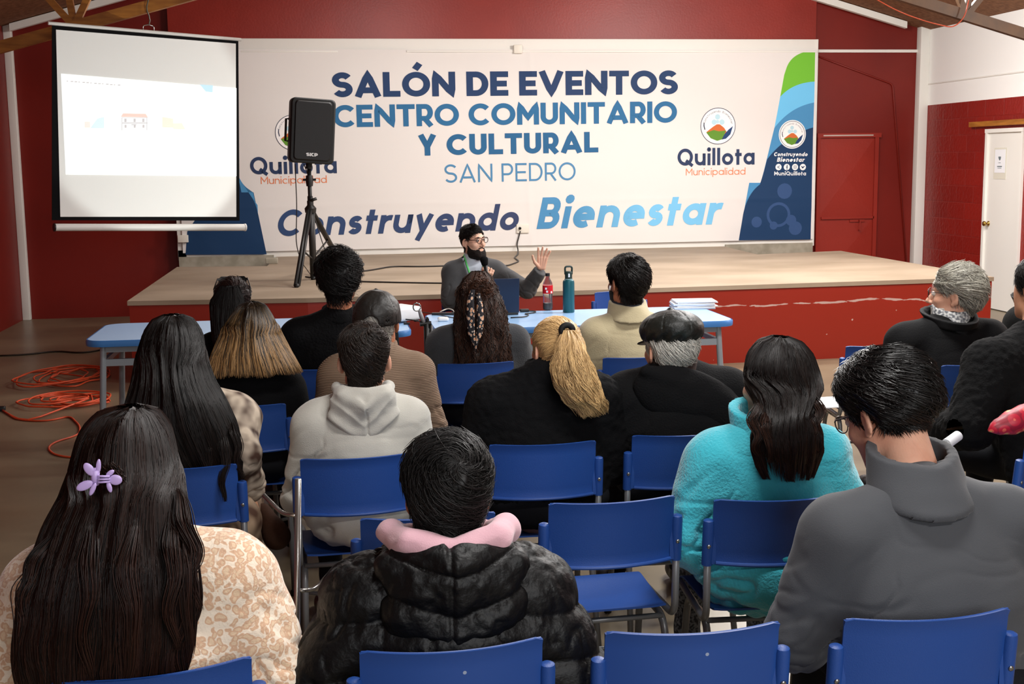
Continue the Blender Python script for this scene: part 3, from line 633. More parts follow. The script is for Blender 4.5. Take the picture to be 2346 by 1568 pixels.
loft_xz([(-.16, rr(hw*.93, hh*.97, .04)), (-.145, rr(hw, hh, .045)), (-.02, rr(hw, hh, .045)), (.16, rr(hw*.62, hh*.94, .05)), (.17, rr(hw*.55, hh*.9, .05))], cab, 'cabinet', sp)
def gr():
    T = NT('perforated_grille'); T.set(Roughness=.5, Metallic=.3); co = obj_co(T, (1, 1, 1)); v = T.n('ShaderNodeTexVoronoi'); v.inputs['Scale'].default_value = 130; T.l(co, v.inputs['Vector'])
    r = T.n('ShaderNodeValToRGB'); r.color_ramp.elements[0].color = lin('#060606'); r.color_ramp.elements[1].color = lin('#1d1d1e'); r.color_ramp.elements[1].position = .4; T.l(v.outputs[0], r.inputs[0]); T.l(r.outputs[0], T.b.inputs['Base Color']); return T.m
loft_xz([(-.172, rr(hw*.78, hh*.88, .03)), (-.16, rr(hw*.82, hh*.92, .03)), (-.155, rr(hw*.82, hh*.92, .03))], gr(), 'grille', sp)
b = MB(); b.tube([(-hw*.95, -.02, -.1), (-hw-.02, 0, -.1), (-hw-.02, 0, .1), (-hw*.95, -.02, .1)], .011); b.build('handle', cab, sp, smooth=True)
b = MB(); b.lathe([(0, -hh-.05), (.03, -hh-.05), (.03, -hh+.02), (0, -hh+.02)], n=14); b.build('pole_socket', cab, sp, smooth='auto')
mb = MB(); x0 = -.055
glK = [[(.1, 0), (.1, 1)], [(.65, 1), (.15, .5), (.68, 0)]]
for A_, wd_ in ((glyph('S', .26)[0], .64), (glK, .72), (glyph('P', .26)[0], .66)):
    stroke_mesh(A_, .26, lambda V: np.stack([x0+V[:, 0]*.048, np.full(len(V), -.1745), -hh*.78+V[:, 1]*.03], 1), mb); x0 += (wd_+.1)*.048
mb.build('badge_lettering', mat('badge_silver', '#d8d8d8', .35, .5, .2), sp)
b = MB(); pts = [aty(*q_, Ym+.12) for q_ in ((676, 376), (680, 470), (678, 560), (690, 600))]+[tuple(atz(706, 622, fl+.02)), tuple(atz(716, 636, fl+.02))]
b.tube(arc_pts([tuple(q_) for q_ in pts], .1), .0045, n=6); b.tube(arc_pts([tuple(aty(*q_, Ym+.1)) for q_ in ((696, 376), (706, 400), (712, 470), (735, 545), (745, 575))], .1), .0045, n=6)
tag(b.build('speaker_lead', blkcable, smooth=True), 'thin black leads hanging from the loudspeaker to the stage', 'cable')
# ---- projection screen
YL_, YR_ = 9.8, 10.5
pl_ = aty(128, 68, YL_); pr_ = aty(540, 100, YR_); pbl = aty(137, 497, YL_); pbr = aty(541, 497, YR_)
scr = thing('projection_screen', 'white pull-down projection screen with black border hung from the truss', 'screen', (0, 0, 0))
ex = np.array([pr_[0]-pl_[0], pr_[1]-pl_[1], 0]); Ls = np.linalg.norm(ex); ex /= Ls; nrm = np.array([ex[1], -ex[0], 0])
def SQ(px_, py_, d=0):   # photo point on the screen's own vertical plane, moved d towards the room
    rd = ray(px_, py_); t = ((pl_-CP)@nrm)/(rd@nrm); return CP+rd*t+nrm*d
def slab(name, corners, th, m, d=0, n=None, parent=scr):
    C4 = [SQ(*c, d) for c in corners]; V = C4+[c-nrm*th for c in C4]; b = MB(); b.add(V, [(0, 1, 2, 3), (7, 6, 5, 4), (0, 4, 5, 1), (1, 5, 6, 2), (2, 6, 7, 3), (3, 7, 4, 0)]); return b.build(name, m, parent)
scw = mat('matt_screen_fabric', '#f3f5f1', .85, .1)
slab('black_border', [(119, 505), (549, 506), (546, 90), (119, 58)], .004, mat('black_screen_border', '#0c0c0e', .8, .1), .0)
fabp = slab('screen_fabric', [(138, 497), (541, 497), (540, 100), (128, 68)], .002, scw, .003)
# the projector's picture, its light painted as emission on thin slabs
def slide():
    T = NT('slide_glow'); T.set(Roughness=.9); T.b.inputs['Base Color'].default_value = lin('#d6d9d4'); T.b.inputs['Emission Color'].default_value = (1, 1, 1, 1); T.b.inputs['Emission Strength'].default_value = .6; return T.m
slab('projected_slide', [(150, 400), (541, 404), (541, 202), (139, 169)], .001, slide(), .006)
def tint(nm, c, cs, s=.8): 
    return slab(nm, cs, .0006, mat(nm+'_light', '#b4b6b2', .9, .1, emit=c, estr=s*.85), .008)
tint('slide_corner', '#9bd8f0', [(470, 210), (486, 212), (487, 196), (457, 194)], .75)
tint('slide_picture', '#f7dcd2', [(193, 293), (206, 293), (206, 279), (193, 279)], .8); tint('slide_picture', '#c9e6f5', [(206, 294), (238, 294), (238, 268), (222, 272)], .8)
tint('slide_house_roof', '#f3b7a6', [(276, 268), (338, 269), (333, 261), (281, 260)], .75)
tint('slide_picture', '#f6ddc4', [(371, 292), (396, 293), (396, 272), (371, 268)], .8); tint('slide_picture', '#dcecc8', [(396, 296), (424, 297), (416, 282), (396, 283)], .8)
b = MB()
def sbar(x0, y0, x1, y1, w=1.0):
    C4 = [SQ(x0, y1, .0085), SQ(x1, y1, .0085), SQ(x1, y0, .0085), SQ(x0, y0, .0085)]; b.add(C4, [(0, 1, 2, 3)])
for xx in (284, 305, 325): sbar(xx, 272, xx+5, 280); sbar(xx+.5, 286, xx+5, 293)
sbar(278, 281, 337, 283); sbar(278, 269, 337, 270); sbar(278, 269, 279.5, 299); sbar(335, 269, 336.5, 299); sbar(300, 285, 312, 287)
for k in range(14): sbar(152+k*9, 185+k*.7, 152+k*9+(6 if k % 3 else 3), 187.4+k*.7)
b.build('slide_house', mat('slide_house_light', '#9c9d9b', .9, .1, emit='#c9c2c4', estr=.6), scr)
def scrtube(name, a, c, r, m, capn=True, d=.0, lab=None):
    A_ = SQ(*a, d); B_ = SQ(*c, d); bb = MB(); bb.tube([A_, B_], r, n=14); return bb.build(name, m, scr, smooth='auto', label=lab)
cas = mat('white_enamel_metal', '#dfdfda', .35, .5)
scrtube('top_bar', (110, 53), (552, 91), .013, cas)
scrtube('casing', (123, 521), (558, 521), .028, cas, d=.02)
scrtube('end_cap', (121, 521), (124, 521), .031, blk, d=.02); scrtube('end_cap', (557, 521), (560, 521), .031, cas, d=.02)
b = MB(); h0 = SQ(328, 68); h1 = SQ(353, 70); ht = SQ(341, 56); b.tube(arc_pts([h0, h0+np.array([0, 0, .03]), ht, h1+np.array([0, 0, .03]), h1], .03), .004); b.build('hanger', chrome, scr, smooth=True)
b = MB(); p1 = SQ(341, 58); pts = [p1+np.array([math.sin(k*1.3)*.01, 0, k*.035]) for k in range(12)]; b.tube(pts, .005, n=6); tag(b.build('hanging_chain', mat('dull_wire', '#6a6a60', .5, .4, .5), smooth=True), 'twisted wire hanging the projection screen from the truss', 'wire')
# ================================================================== CHAIRS
blue = mat('blue_polypropylene', '#1c4389', .42, .45, bump=.12, bscale=420)
def scuffed_blue():
    T = NT('worn_blue_polypropylene'); T.set(Roughness=.42); co = obj_co(T, (1, 1, 1)); n = T.n('ShaderNodeTexVoronoi'); n.inputs['Scale'].default_value = 13; T.l(co, n.inputs['Vector'])
    m_ = T.n('ShaderNodeMath', operation='LESS_THAN'); m_.inputs[1].default_value = .05; T.l(n.outputs[0], m_.inputs[0])
    mx = T.n('ShaderNodeMix', data_type='RGBA'); mx.inputs[6].default_value = lin('#1c4389'); mx.inputs[7].default_value = lin('#8f9bb2'); T.l(m_.outputs[0], mx.inputs[0]); T.l(mx.outputs[2], T.b.inputs['Base Color']); return T.m
def make_chair(tilt=.10, bl=blue):
    """faces +y; the back's lower edge stands over y=0"""
    t = thing('school_chair', 'blue plastic chair', 'chair')
    W2, z0, z1 = .185, .605, .80; zs = .735
    # back shell: bowed in plan, rim all round
    def pt(x, z, d): # d thickness offset to the rear
        bow = -.045*(1-(x/W2)**2); return (x, bow-(z-z0)*tilt-d+.03, z)
    nx, nz = 24, 10; b = MB(); V = []; F = []
    for side, d in ((0, 0.), (1, .004)):
        for i in range(nx+1):
            for j in range(nz+1):
                x = -W2+2*W2*i/nx; zz = z0+(z1-z0)*j/nz
                # rounded upper corners
                if j == nz: zz -= max(0, abs(x)-(W2-.012))**2*40
                r = 0
                if j == 0 or j == nz: r = .006
                V.append(pt(x, zz, d+(r if side else -r*.2)))
    N = (nx+1)*(nz+1); id_ = lambda s, i, j: s*N+i*(nz+1)+j
    for i in range(nx):
        for j in range(nz): F += [(id_(0, i, j), id_(0, i, j+1), id_(0, i+1, j+1), id_(0, i+1, j)), (id_(1, i, j), id_(1, i+1, j), id_(1, i+1, j+1), id_(1, i, j+1))]
    for i in range(nx): F += [(id_(0, i, 0), id_(0, i+1, 0), id_(1, i+1, 0), id_(1, i, 0)), (id_(0, i, nz), id_(1, i, nz), id_(1, i+1, nz), id_(0, i+1, nz))]
    for j in range(nz): F += [(id_(0, 0, j), id_(1, 0, j), id_(1, 0, j+1), id_(0, 0, j+1)), (id_(0, nx, j), id_(0, nx, j+1), id_(1, nx, j+1), id_(1, nx, j))]
    b.add(V, F)
    # rolled top and bottom lips
    b.tube([pt(-W2+.004+(2*W2-.008)*i/20, z1-.003-max(0, abs(-W2+.004+(2*W2-.008)*i/20)-(W2-.012))**2*40, .002) for i in range(21)], .0042, n=8)
    b.tube([(x, y-.012, z) for x, y, z in [pt(-W2+.01+(2*W2-.02)*i/20, z0+.004, .0) for i in range(21)]], .006, n=8)
    bk = b.build('backrest', bl, t, smooth='auto')
    for s in (-1, 1):
        b = MB(); yb = lambda z: -(z-z0)*tilt+.03
        b.tube([(s*(W2+.012), yb(z0-.004), z0-.004), (s*(W2+.012), yb(zs-.01), zs-.01), (s*(W2+.012), yb(zs), zs), (s*(W2+.012), yb(zs+.003), zs+.003)], [.0165, .0165, .015, .010], n=14)
        b.box((s*(W2-.004)-.006, yb(.67)-.008-.0, z0), (s*(W2-.004)+.006, yb(.67)+.008, zs-.01)); sl = b.build('sleeve', bl, bk, smooth='auto')
        b = MB(); b.lathe([(0, -.003), (.0055, -.002), (.0065, 0), (0, 0)], n=12, axis='y', c=(s*(W2+.012), yb(.66)-.0165, .66)); b.build('rivet', chrome, bk, smooth=True)
        # side frame: post, bend, seat rail
        b = MB(); xs = s*(W2+.012)
        b.tube(arc_pts([(xs, yb(.70), .70), (xs, .035, .425), (xs*.97, .40, .425)], .05, 8), .011, n=12); b.build('seat_rail', metal, t, smooth=True)
        # rear and front legs bent from one tube over the rail
        b = MB(); xo = s*(W2-.005); b.tube(arc_pts([(xo*1.07, -.02, .0), (xo, .09, .405), (xo, .2, .405)], .07, 8), .0115, n=12); lg = b.build('leg', metal, t, smooth=True)
        b = MB(); b.tube(arc_pts([(xo, .2, .405), (xo, .33, .405), (xo*1.05, .42, .0)], .07, 8), .0115, n=12); lf = b.build('leg', metal, t, smooth=True)
        for L_, fy in ((lg, -.02), (lf, .42)): b = MB(); b.tube([(xo*1.06, fy, 0), (xo*1.06, fy, .022)], .0145, n=10); b.build('foot', blk, L_, smooth='auto')
    b = MB(); b.tube(arc_pts([(-.185, .38, .22), (-.12, .33, .22), (.12, .33, .22), (.185, .38, .22)], .04), .008, n=8); b.build('stretcher', metal, t, smooth=True); b = MB(); b.tube([(-.18, .1, .405), (.18, .1, .405)], .009, n=8); b.build('crossbar', metal, t, smooth=True)
    # seat
    nx, ny = 16, 16; V = []; F = []
    sw = lambda v: .172+.02*v
    for s2, dz in ((0, 0), (1, -.006)):
        for i in range(nx+1):
            for j in range(ny+1):
                u = -1+2*i/nx; v = j/ny; w = sw(v); cr = max(0, abs(u)-.8)*.25*(1 if j in (0, ny) else 0)
                y = .03+.39*v+(-1 if j == ny else 1)*cr*.2; z = .452-.018*math.sin(PI*min(1, v*1.15))*(1-u*u)-.02*max(0, v-.8)*5*max(0, v-.8)*5+.012*max(0, .2-v)*5
                V.append((u*w, y, z+dz))
    N = (nx+1)*(ny+1); id2 = lambda s, i, j: s*N+i*(ny+1)+j
    for i in range(nx):
        for j in range(ny): F += [(id2(0, i, j), id2(0, i+1, j), id2(0, i+1, j+1), id2(0, i, j+1)), (id2(1, i, j), id2(1, i, j+1), id2(1, i+1, j+1), id2(1, i+1, j))]
    for i in range(nx): F += [(id2(0, i, 0), id2(1, i, 0), id2(1, i+1, 0), id2(0, i+1, 0)), (id2(0, i, ny), id2(0, i+1, ny), id2(1, i+1, ny), id2(1, i, ny))]
    for j in range(ny): F += [(id2(0, 0, j), id2(0, 0, j+1), id2(1, 0, j+1), id2(1, 0, j)), (id2(0, nx, j), id2(1, nx, j), id2(1, nx, j+1), id2(0, nx, j+1))]
    b = MB(); b.add(V, F); b.build('seat', bl, t, smooth='auto')
    return t
def copy_tree(o, parent=None):
    c = o.copy(); COL.objects.link(c)
    if parent is not None: c.parent = parent
    for ch in o.children: copy_tree(ch, c)
    return c
# (x of the back's centre, y, turn, label)
chairs = [
 ((-.355, 2.35), .16, 'blue plastic chair of the long-haired person with the lilac hair clip'),
 ((.222, 2.37), .03, 'blue plastic chair with pale scuffs, behind the black puffer jacket'),
 ((.722, 2.375), -.02, 'empty blue plastic chair in the nearest row between puffer jacket and grey jacket'),
 ((1.23, 2.36), .0, 'blue plastic chair of the person in the grey high-collared jacket'),
 ((.78, 3.36), .04, 'empty blue plastic chair showing its whole seat, right of the puffer jacket'),
 ((1.245, 3.29), -.06, 'blue plastic chair with the turquoise fleece wearer on it'),
 ((.25, 3.30), .0, 'blue plastic chair half hidden behind the black puffer jacket'),
 ((.075, 4.04), .05, 'blue plastic chair of the person in the light grey hoodie'),
 ((.71, 4.11), -.02, 'blue plastic chair under the blond ponytail wearer'),
 ((1.22, 4.15), -.03, 'blue plastic chair of the old man in the leather flat cap'),
 ((-.495, 4.01), .0, 'blue plastic chair of the woman with very long black hair'),
 ((-.37, 5.02), -.02, 'blue plastic chair of the woman with brown highlighted hair'),
 ((-.02, 5.86), .0, 'blue plastic chair of the man in the black sweater, in the front row'),
 ((.69, 5.87), .0, 'blue plastic chair under the person with the flowered scarf'),
 ((.76, 5.07), .0, 'blue plastic chair mostly hidden between grey hoodie and ponytail wearer'),
 ((2.97, 5.30), -.03, 'blue plastic chair of the grey-haired bearded man'),
 ((2.79, 5.95), -.10, 'blue plastic chair left of the grey-haired man with a white sheet by it'),
 ((.18, 4.96), .02, 'blue plastic chair of the person in the leather baseball cap'),
 ((-.47, 5.9), .0, 'blue plastic chair of the dark-haired person with glasses on the head'),
 ((1.50, 5.87), .0, 'blue plastic chair of the man in the beige fleece'),
]
ch0 = make_chair(); chs = []
for i, ((x, y), rz, lb) in enumerate(chairs):
    c = ch0 if i == 0 else copy_tree(ch0)
    c.location = (x, y, 0); c.rotation_euler = (0, 0, rz); c['label'] = lb; c['category'] = 'chair'; c['group'] = 'blue plastic chairs of the audience'; chs.append(c)
for k in (1, 2):
    for ch in chs[k].children:
        if ch.name.startswith('backrest'):
            ch.data = ch.data.copy(); ch.data.materials[0] = scuffed_blue()
# right edge chair, turned, and the two behind the table
c = copy_tree(ch0); q = atz(2425, 996, .80); c.location = (q[0], q[1], 0); c.rotation_euler = (0, 0, .48); c['label'] = 'blue plastic chair cut by the right edge under the black coat'; c['group'] = 'blue plastic chairs of the audience'
q = atz(1416, 668, .80); c = copy_tree(ch0); c.location = (q[0], q[1]-.02, 0); c.rotation_euler = (0, 0, PI+.05); c['label'] = 'empty blue plastic chair behind the table, facing the audience'; c['group'] = 'blue plastic chairs behind the table'
c = copy_tree(ch0); c.location = (1.08, 9.62, 0); c.rotation_euler = (0, 0, PI); c['label'] = 'blue plastic chair the bearded speaker sits on'; c['group'] = 'blue plastic chairs behind the table'
# ================================================================== TABLES
tt = mat('pale_blue_laminate', '#a3cbf6', .25, .5); te = mat('blue_table_edging', '#3f78b8', .4, .4); tl = mat('table_frame_grey', '#8c9298', .4, .5, .2)
def table(x0, x1, y0, y1, lb, rz=0, yw=(0, 0)):
    cx, cy = (x0+x1)/2, (y0+y1)/2; t = thing('folding_table', lb, 'table', (cx, cy, 0), rz, 'pale blue tables in front of the stage'); w = (x1-x0)/2; d = (y1-y0)/2
    P = rr(w, d, .11, 8); b = MB(); b.prism(P, .722, .744); b.prism([(x*.992, y*.992) for x, y in P], .744, .75); b.build('tabletop', tt, t, smooth='auto')
    b = MB(); n = len(P); V = [(x*1.002, y*1.004, .712) for x, y in P]+[(x*1.004, y*1.008, .72) for x, y in P]+[(x*1.004, y*1.008, .742) for x, y in P]+[(x*.999, y*.999, .7495) for x, y in P]
    b.add(V, [(r*n+i, r*n+(i+1) % n, (r+1)*n+(i+1) % n, (r+1)*n+i) for r in range(3) for i in range(n)]+[tuple(range(n))[::-1]]); b.build('edging', te, t, smooth='auto')
    b = MB()
    for s in (-1, 1): b.box((-w+.1, s*(d-.07)-.012, .672), (w-.1, s*(d-.07)+.012, .712)); b.box((-w+.1, s*(d-.07)-.012, .59), (w-.1, s*(d-.07)+.012, .63)); b.box((s*(w-.1)-.012, -d+.07, .60), (s*(w-.1)+.012, d-.07, .63))
    b.build('apron_frame', tl, t)
    for sx in (-1, 1):
        for sy in (-1, 1):
            b = MB(); b.tube([(sx*(w-.1), sy*(d-.07), .715), (sx*(w-.06), sy*(d-.04), .0)], .019, n=14); lg = b.build('leg', tl, t, smooth='auto')
            b = MB(); b.tube([(sx*(w-.06), sy*(d-.04), 0), (sx*(w-.06), sy*(d-.04), .03)], .023, n=12); b.build('foot', blk, lg, smooth='auto')
    return t
table(-1.42, .49, 7.46, 8.28, 'pale blue table on the left, its far left corner free of things')
table(.63, 2.53, 7.46, 8.28, 'pale blue table on the right with laptop, bottles and paper stack', 0)
TZ = .75
# laptop
q = atz(1130, 724, TZ); lp = thing('laptop', 'open dark navy laptop seen from behind, in front of the speaker', 'laptop', (q[0], q[1]+.02, TZ), -.05)
nv = mat('navy_laptop_shell', '#12243f', .4, .5, .2)
b = MB(); b.box((-.17, 0, 0), (.17, .24, .016), bev=.004); b.build('base', blk, lp, smooth='auto'); b = MB(); b.box((-.175, 0, 0), (.175, .007, .235), bev=.003); o = b.build('lid', nv, lp, smooth='auto'); o.rotation_euler = (.17, 0, 0); o.location = (0, .0, .014)
# flask
q = atz(1303, 716, TZ); fk = thing('drinking_flask', 'tall teal metal flask with black carry-loop lid beside the laptop', 'flask', (q[0], q[1], TZ))
b = MB(); b.lathe([(0, 0), (.036, 0), (.039, .004), (.039, .2), (.036, .214), (.026, .222), (0, .222)], n=32); b.build('body', mat('teal_powder_coat', '#12575f', .4, .5, .2), fk, smooth='auto')
b = MB(); b.lathe([(0, .22), (.027, .22), (.028, .222), (.028, .226), (0, .226)], n=24); b.build('collar', mat('pale_ring', '#9bb4b2', .4), fk, smooth='auto')
b = MB(); b.lathe([(0, .226), (.024, .226), (.025, .27), (.018, .276), (0, .276)], n=24); b.tube(arc_pts([(-.022, 0, .255), (-.024, 0, .308), (.024, 0, .308), (.022, 0, .255)], .016), .0065, n=8); l_ = b.build('lid', mat('dark_lid', '#20332e', .45), fk, smooth='auto')
b = MB(); b.box((-.007, -.027, .238), (.004, -.0235, .262), bev=.001); b.build('lid_mark', WHITEINK, l_)
# cola bottle
q = atz(1257, 712, TZ); ck = thing('soda_bottle', 'small clear cola bottle with red label left of the teal flask', 'bottle', (q[0], q[1]+.03, TZ))
clear = mat('clear_plastic', '#f2f4f5', .08, .5, trans=.95); 
b = MB(); b.lathe([(0, .004), (.02, 0), (.032, .006), (.034, .03), (.031, .08), (.034, .12), (.034, .165), (.03, .19), (.014, .222), (.013, .236), (0, .236)], n=28); b.build('bottle_body', clear, ck, smooth=True)
b = MB(); b.lathe([(0, .006), (.028, .008), (.0315, .03), (.03, .05), (0, .05)], n=24); b.build('cola', mat('dark_cola', '#160804', .2), ck, smooth='auto')
b = MB(); b.lathe([(.0345, .115), (.0352, .115), (.0352, .17), (.0345, .17)], n=28); lb_ = b.build('label', mat('red_label', '#cc1420', .35), ck, smooth='auto')
b = MB(); [b.add([(-.0366*math.cos(a_)*0+.0362*math.sin(a0_+a_), -.0362*math.cos(a0_+a_), z_) for a_, z_ in ((-.18, zz-.007), (.18, zz-.007), (.18, zz+.007), (-.18, zz+.007))], [(0, 1, 2, 3)]) for a0_, zz in ((-.5, .15), (-.3, .13), (.6, .125))]; b.build('label_mark', WHITEINK, lb_)
b = MB(); b.lathe([(0, .232), (.0155, .232), (.0155, .252), (0, .254)], n=20); b.build('cap', blk, ck, smooth='auto')
# paper stack: every ream a leaf
q = atz(1592, 707, TZ); r_ = random.Random(4)
papm = mat('bright_paper', '#f3f4f8', .7, .2)
for k in range(7):
    b = MB(); b.box((-.14-.0*k, -.10, 0), (.14, .10, .0065), bev=.001); o = b.build('paper_bundle', papm if k else mat('clear_folder', '#b9c6d8', .25), smooth='auto')
    o.location = (q[0]+r_.uniform(-.012, .012), q[1]+.05+r_.uniform(-.01, .01), TZ+.0078*k); o.rotation_euler = (0, 0, r_.uniform(-.09, .09)-.08)
    tag(o, ['pale folder at the bottom of the paper stack', 'lowest white paper bundle in the stack', 'second white bundle up in the paper stack', 'third white bundle up in the paper stack', 'fourth white bundle up in the paper stack', 'white bundle just under the top of the paper stack', 'topmost white bundle of the paper stack'][k], 'paper', 'paper stack on the right table')
# projector on the left table
q = atz(905, 738, TZ); pj = thing('projector', 'white projector on the left table behind the leather baseball cap', 'projector', (q[0], q[1]+.0, TZ), .55)
b = MB(); b.box((-.16, -.11, .012), (.14, .12, .1), bev=.02); b.build('casing', mat('white_shell', '#e9eaec', .4), pj, smooth='auto'); b = MB(); b.lathe([(0, -.13), (.03, -.13), (.035, -.105), (0, -.1)], axis='y', c=(-.08, .24, .06), n=20); b.build('lens', blk, pj, smooth=True)
b = MB(); [b.box((sx*.11-.012, sy*.08-.012, 0), (sx*.11+.012, sy*.08+.012, .014)) for sx in (-1, 1) for sy in (-1, 1)]; b.build('feet', blk, pj)
b = MB(); b.box((-.02, -.006, 0), (.02, .006, .012), bev=.002); o = b.build('memory_stick', blk, smooth='auto'); q = atz(932, 744, TZ); o.location = (q[0], q[1], TZ); tag(o, 'small black memory stick beside the projector', 'memory stick')
# small things on the right table
b = MB(); b.box((-.035, -.025, 0), (.035, .025, .026), bev=.011); o = b.build('earphone_case', mat('white_case', '#f4f4f2', .25), smooth='auto'); q = atz(1016, 737, TZ); o.location = (q[0], q[1]+.02, TZ); tag(o, 'white earphone case near the left end of the right table', 'case')
b = MB(); b.box((-.075, -.014, 0), (.075, .014, .016), bev=.004); o = b.build('black_adapter', blk, smooth='auto'); q = atz(1015, 722, TZ); o.location = (q[0], q[1], TZ); o.rotation_euler = (0, 0, -.2); tag(o, 'flat black adapter behind the white earphone case', 'adapter')
b = MB(); pts = [atz(*p_, TZ) for p_ in ((1008, 716), (1026, 714), (1038, 718), (1046, 726))]; b.tube(arc_pts([(a[0], a[1], TZ+.004+.02*math.sin(i)) for i, a in enumerate(pts)], .05), .004); tag(b.build('white_cable', plast, smooth=True), 'short white cable looping over the black adapter', 'cable')
b = MB(); pts = [atz(*p_, TZ) for p_ in ((962, 716), (1000, 722), (1045, 731), (1090, 733))]; b.tube(arc_pts([(a[0], a[1], TZ+.004) for a in pts], .05), .003); tag(b.build('thin_black_cable', blkcable, smooth=True), 'thin black cable lying across the left of the right table', 'cable')
b = MB(); pts = [atz(*p_, TZ) for p_ in ((1195, 716), (1225, 714), (1229, 718), (1200, 721), (1212, 723), (1206, 728), (1170, 730))]; b.tube(arc_pts([(a[0], a[1], TZ+.005) for a in pts], .05), .004); tag(b.build('charger_cable', blkcable, smooth=True), 'black charger cable curled right of the laptop', 'cable')
b = MB(); q = atz(1205, 715, TZ); b.box((q[0]-.04, q[1]-.02, TZ), (q[0]+.02, q[1]+.02, TZ+.02), bev=.005); tag(b.build('charger_block', blk, smooth='auto'), 'black charger block right of the laptop', 'charger')
# tripod with grip in the gap between the tables
Yg = 7.35; g = lambda x, y: aty(x, y, Yg)
tp = thing('tripod', 'slim black tripod with grey phone arm standing between the two tables', 'tripod', (0, 0, 0))
a0 = g(977, 742); b = MB(); b.tube([(a0[0], Yg, .12), tuple(a0)], .017, n=12); b.tube([(a0[0]+.025, Yg, .3), (a0[0]+.025, Yg, a0[2]-.01)], .012, n=10); b.build('column', blk, tp, smooth=True)
b = MB(); a1 = g(962, 743); a2 = g(988, 741); b.tube([a1, a2], .014, n=12); b.tube([g(979, 742), g(979, 730)], .011); b.tube([g(979, 733), g(979, 727)], .006); b.build('head', blk, tp, smooth='auto')
b = MB(); b.tube([g(972, 742), g(965, 725), g(961, 712)], [.011, .013, .010], n=12); ar = b.build('phone_arm', mat('grey_plastic', '#8d8d92', .4), tp, smooth=True)
b = MB(); rc = g(955, 704); b.tube([rc+np.array([.022*math.cos(t_), 0, .024*math.sin(t_)]) for t_ in np.linspace(0, 2*PI, 20)], .004, n=8); b.build('ring', chrome, ar, smooth=True)
b = MB(); b.tube([g(929, 732), g(950, 734), g(970, 739)], .0035, n=6); b.build('lever', blk, tp, smooth=True)
for k in range(3):
    an = k*2*PI/3+.5; b = MB(); b.tube([(a0[0], Yg, .42), (a0[0]+.2*math.cos(an), Yg+.2*math.sin(an), .008)], .008, n=8); b.build('leg', blk, tp, smooth=True)
# grey tubular stand beside the hoodie's chair
Yt = 3.2; ms = thing('tubular_stand', 'bright grey upright metal tube with bent side braces left of the hoodie wearer', 'stand', (0, 0, 0))
top = aty(683, 1098, Yt); b = MB(); foot = aty(679, 1568, Yt); dx = (foot[0]-top[0])/(top[2]-foot[2]); bt = (top[0]+dx*top[2], Yt, 0); b.tube([tuple(top), bt], .0085, n=12); b.build('upright', chrome, ms, smooth=True)
b = MB(); b.tube(arc_pts([tuple(aty(686, 1354, Yt)), tuple(aty(722, 1352, Yt+.03)), tuple(aty(763, 1305, Yt+.06))], .04), .006, n=10); b.build('brace', chrome, ms, smooth=True)
b = MB(); b.tube(arc_pts([tuple(aty(678, 1181, Yt)), tuple(aty(648, 1179, Yt+.03)), tuple(aty(604, 1135, Yt+.08))], .04), .006, n=10); b.build('brace', chrome, ms, smooth=True)
b = MB(); b.tube([bt, (bt[0], bt[1], .03)], .013, n=10); b.build('foot', blk, ms, smooth='auto')
# orange cables on the floor
def coil(name, cx, cy, n, rx, ry, tail, lb, seed):
    r2 = np.random.default_rng(seed); c = atz(cx, cy, 0); P = []
    for k in range(n*14):
        a = 2*PI*k/14; s = 1+.25*r2.normal()*.5+.25*math.sin(a*.37+seed); P.append((c[0]+rx*s*math.cos(a)+.1*math.sin(k*.13), c[1]+ry*s*math.sin(a), .008+.012*(k/(14*n))*n*.5+.004*r2.random()))
    for t_ in tail: q_ = atz(*t_, 0); P.append((q_[0], q_[1], .008))
    Q = [np.array(p_) for p_ in P]; Q = arc_pts(Q, .2, 2)
    b = MB(); b.tube(Q, .0065, n=6); tag(b.build(name, orange, smooth=True), lb, 'cable', 'orange extension cables on the floor at the left')
coil('extension_cable', 155, 868, 6, .26, .42, [(95, 853), (75, 856)], 'orange cable coil on the floor nearest to the dark left wall', 1)
coil('extension_cable', 165, 925, 7, .22, .22, [(60, 970), (25, 955), (5, 942)], 'orange cable coil beside the left table leg with a tail running left', 2)
floorcable('extension_cable', [(5, 942), (40, 965), (110, 968), (160, 955), (185, 980), (180, 1000), (125, 1015), (108, 1030), (125, 1045), (165, 1052), (240, 1050)], 0, .0065, orange, 'single orange cable loop curving over the floor below the coils', group='orange extension cables on the floor at the left', seg=.2)
floorcable('floor_cable', [(-20, 818), (60, 815), (130, 806), (190, 812), (250, 800)], 0, .008, mat('dark_brown_cable', '#2a1c12', .5), 'dark cable lying along the floor near the left wall', seg=.2)
b = MB(); q = atz(3, 942, 0); b.box((q[0]-.03, q[1]-.02, 0), (q[0]+.03, q[1]+.02, .035), bev=.008); tag(b.build('cable_plug', blk, smooth='auto'), 'black plug at the left end of the orange cable', 'plug')
# white sheet by the free chair, rolled paper
q = atz(1900, 930, .46); b = MB(); b.box((-.09, -.13, 0), (.09, .13, .006), bev=.001); o = b.build('white_sheet', papm); o.location = (q[0], q[1], .475); o.rotation_euler = (0, 0, .1); tag(o, 'white sheet by the chair left of the grey-haired man', 'paper')
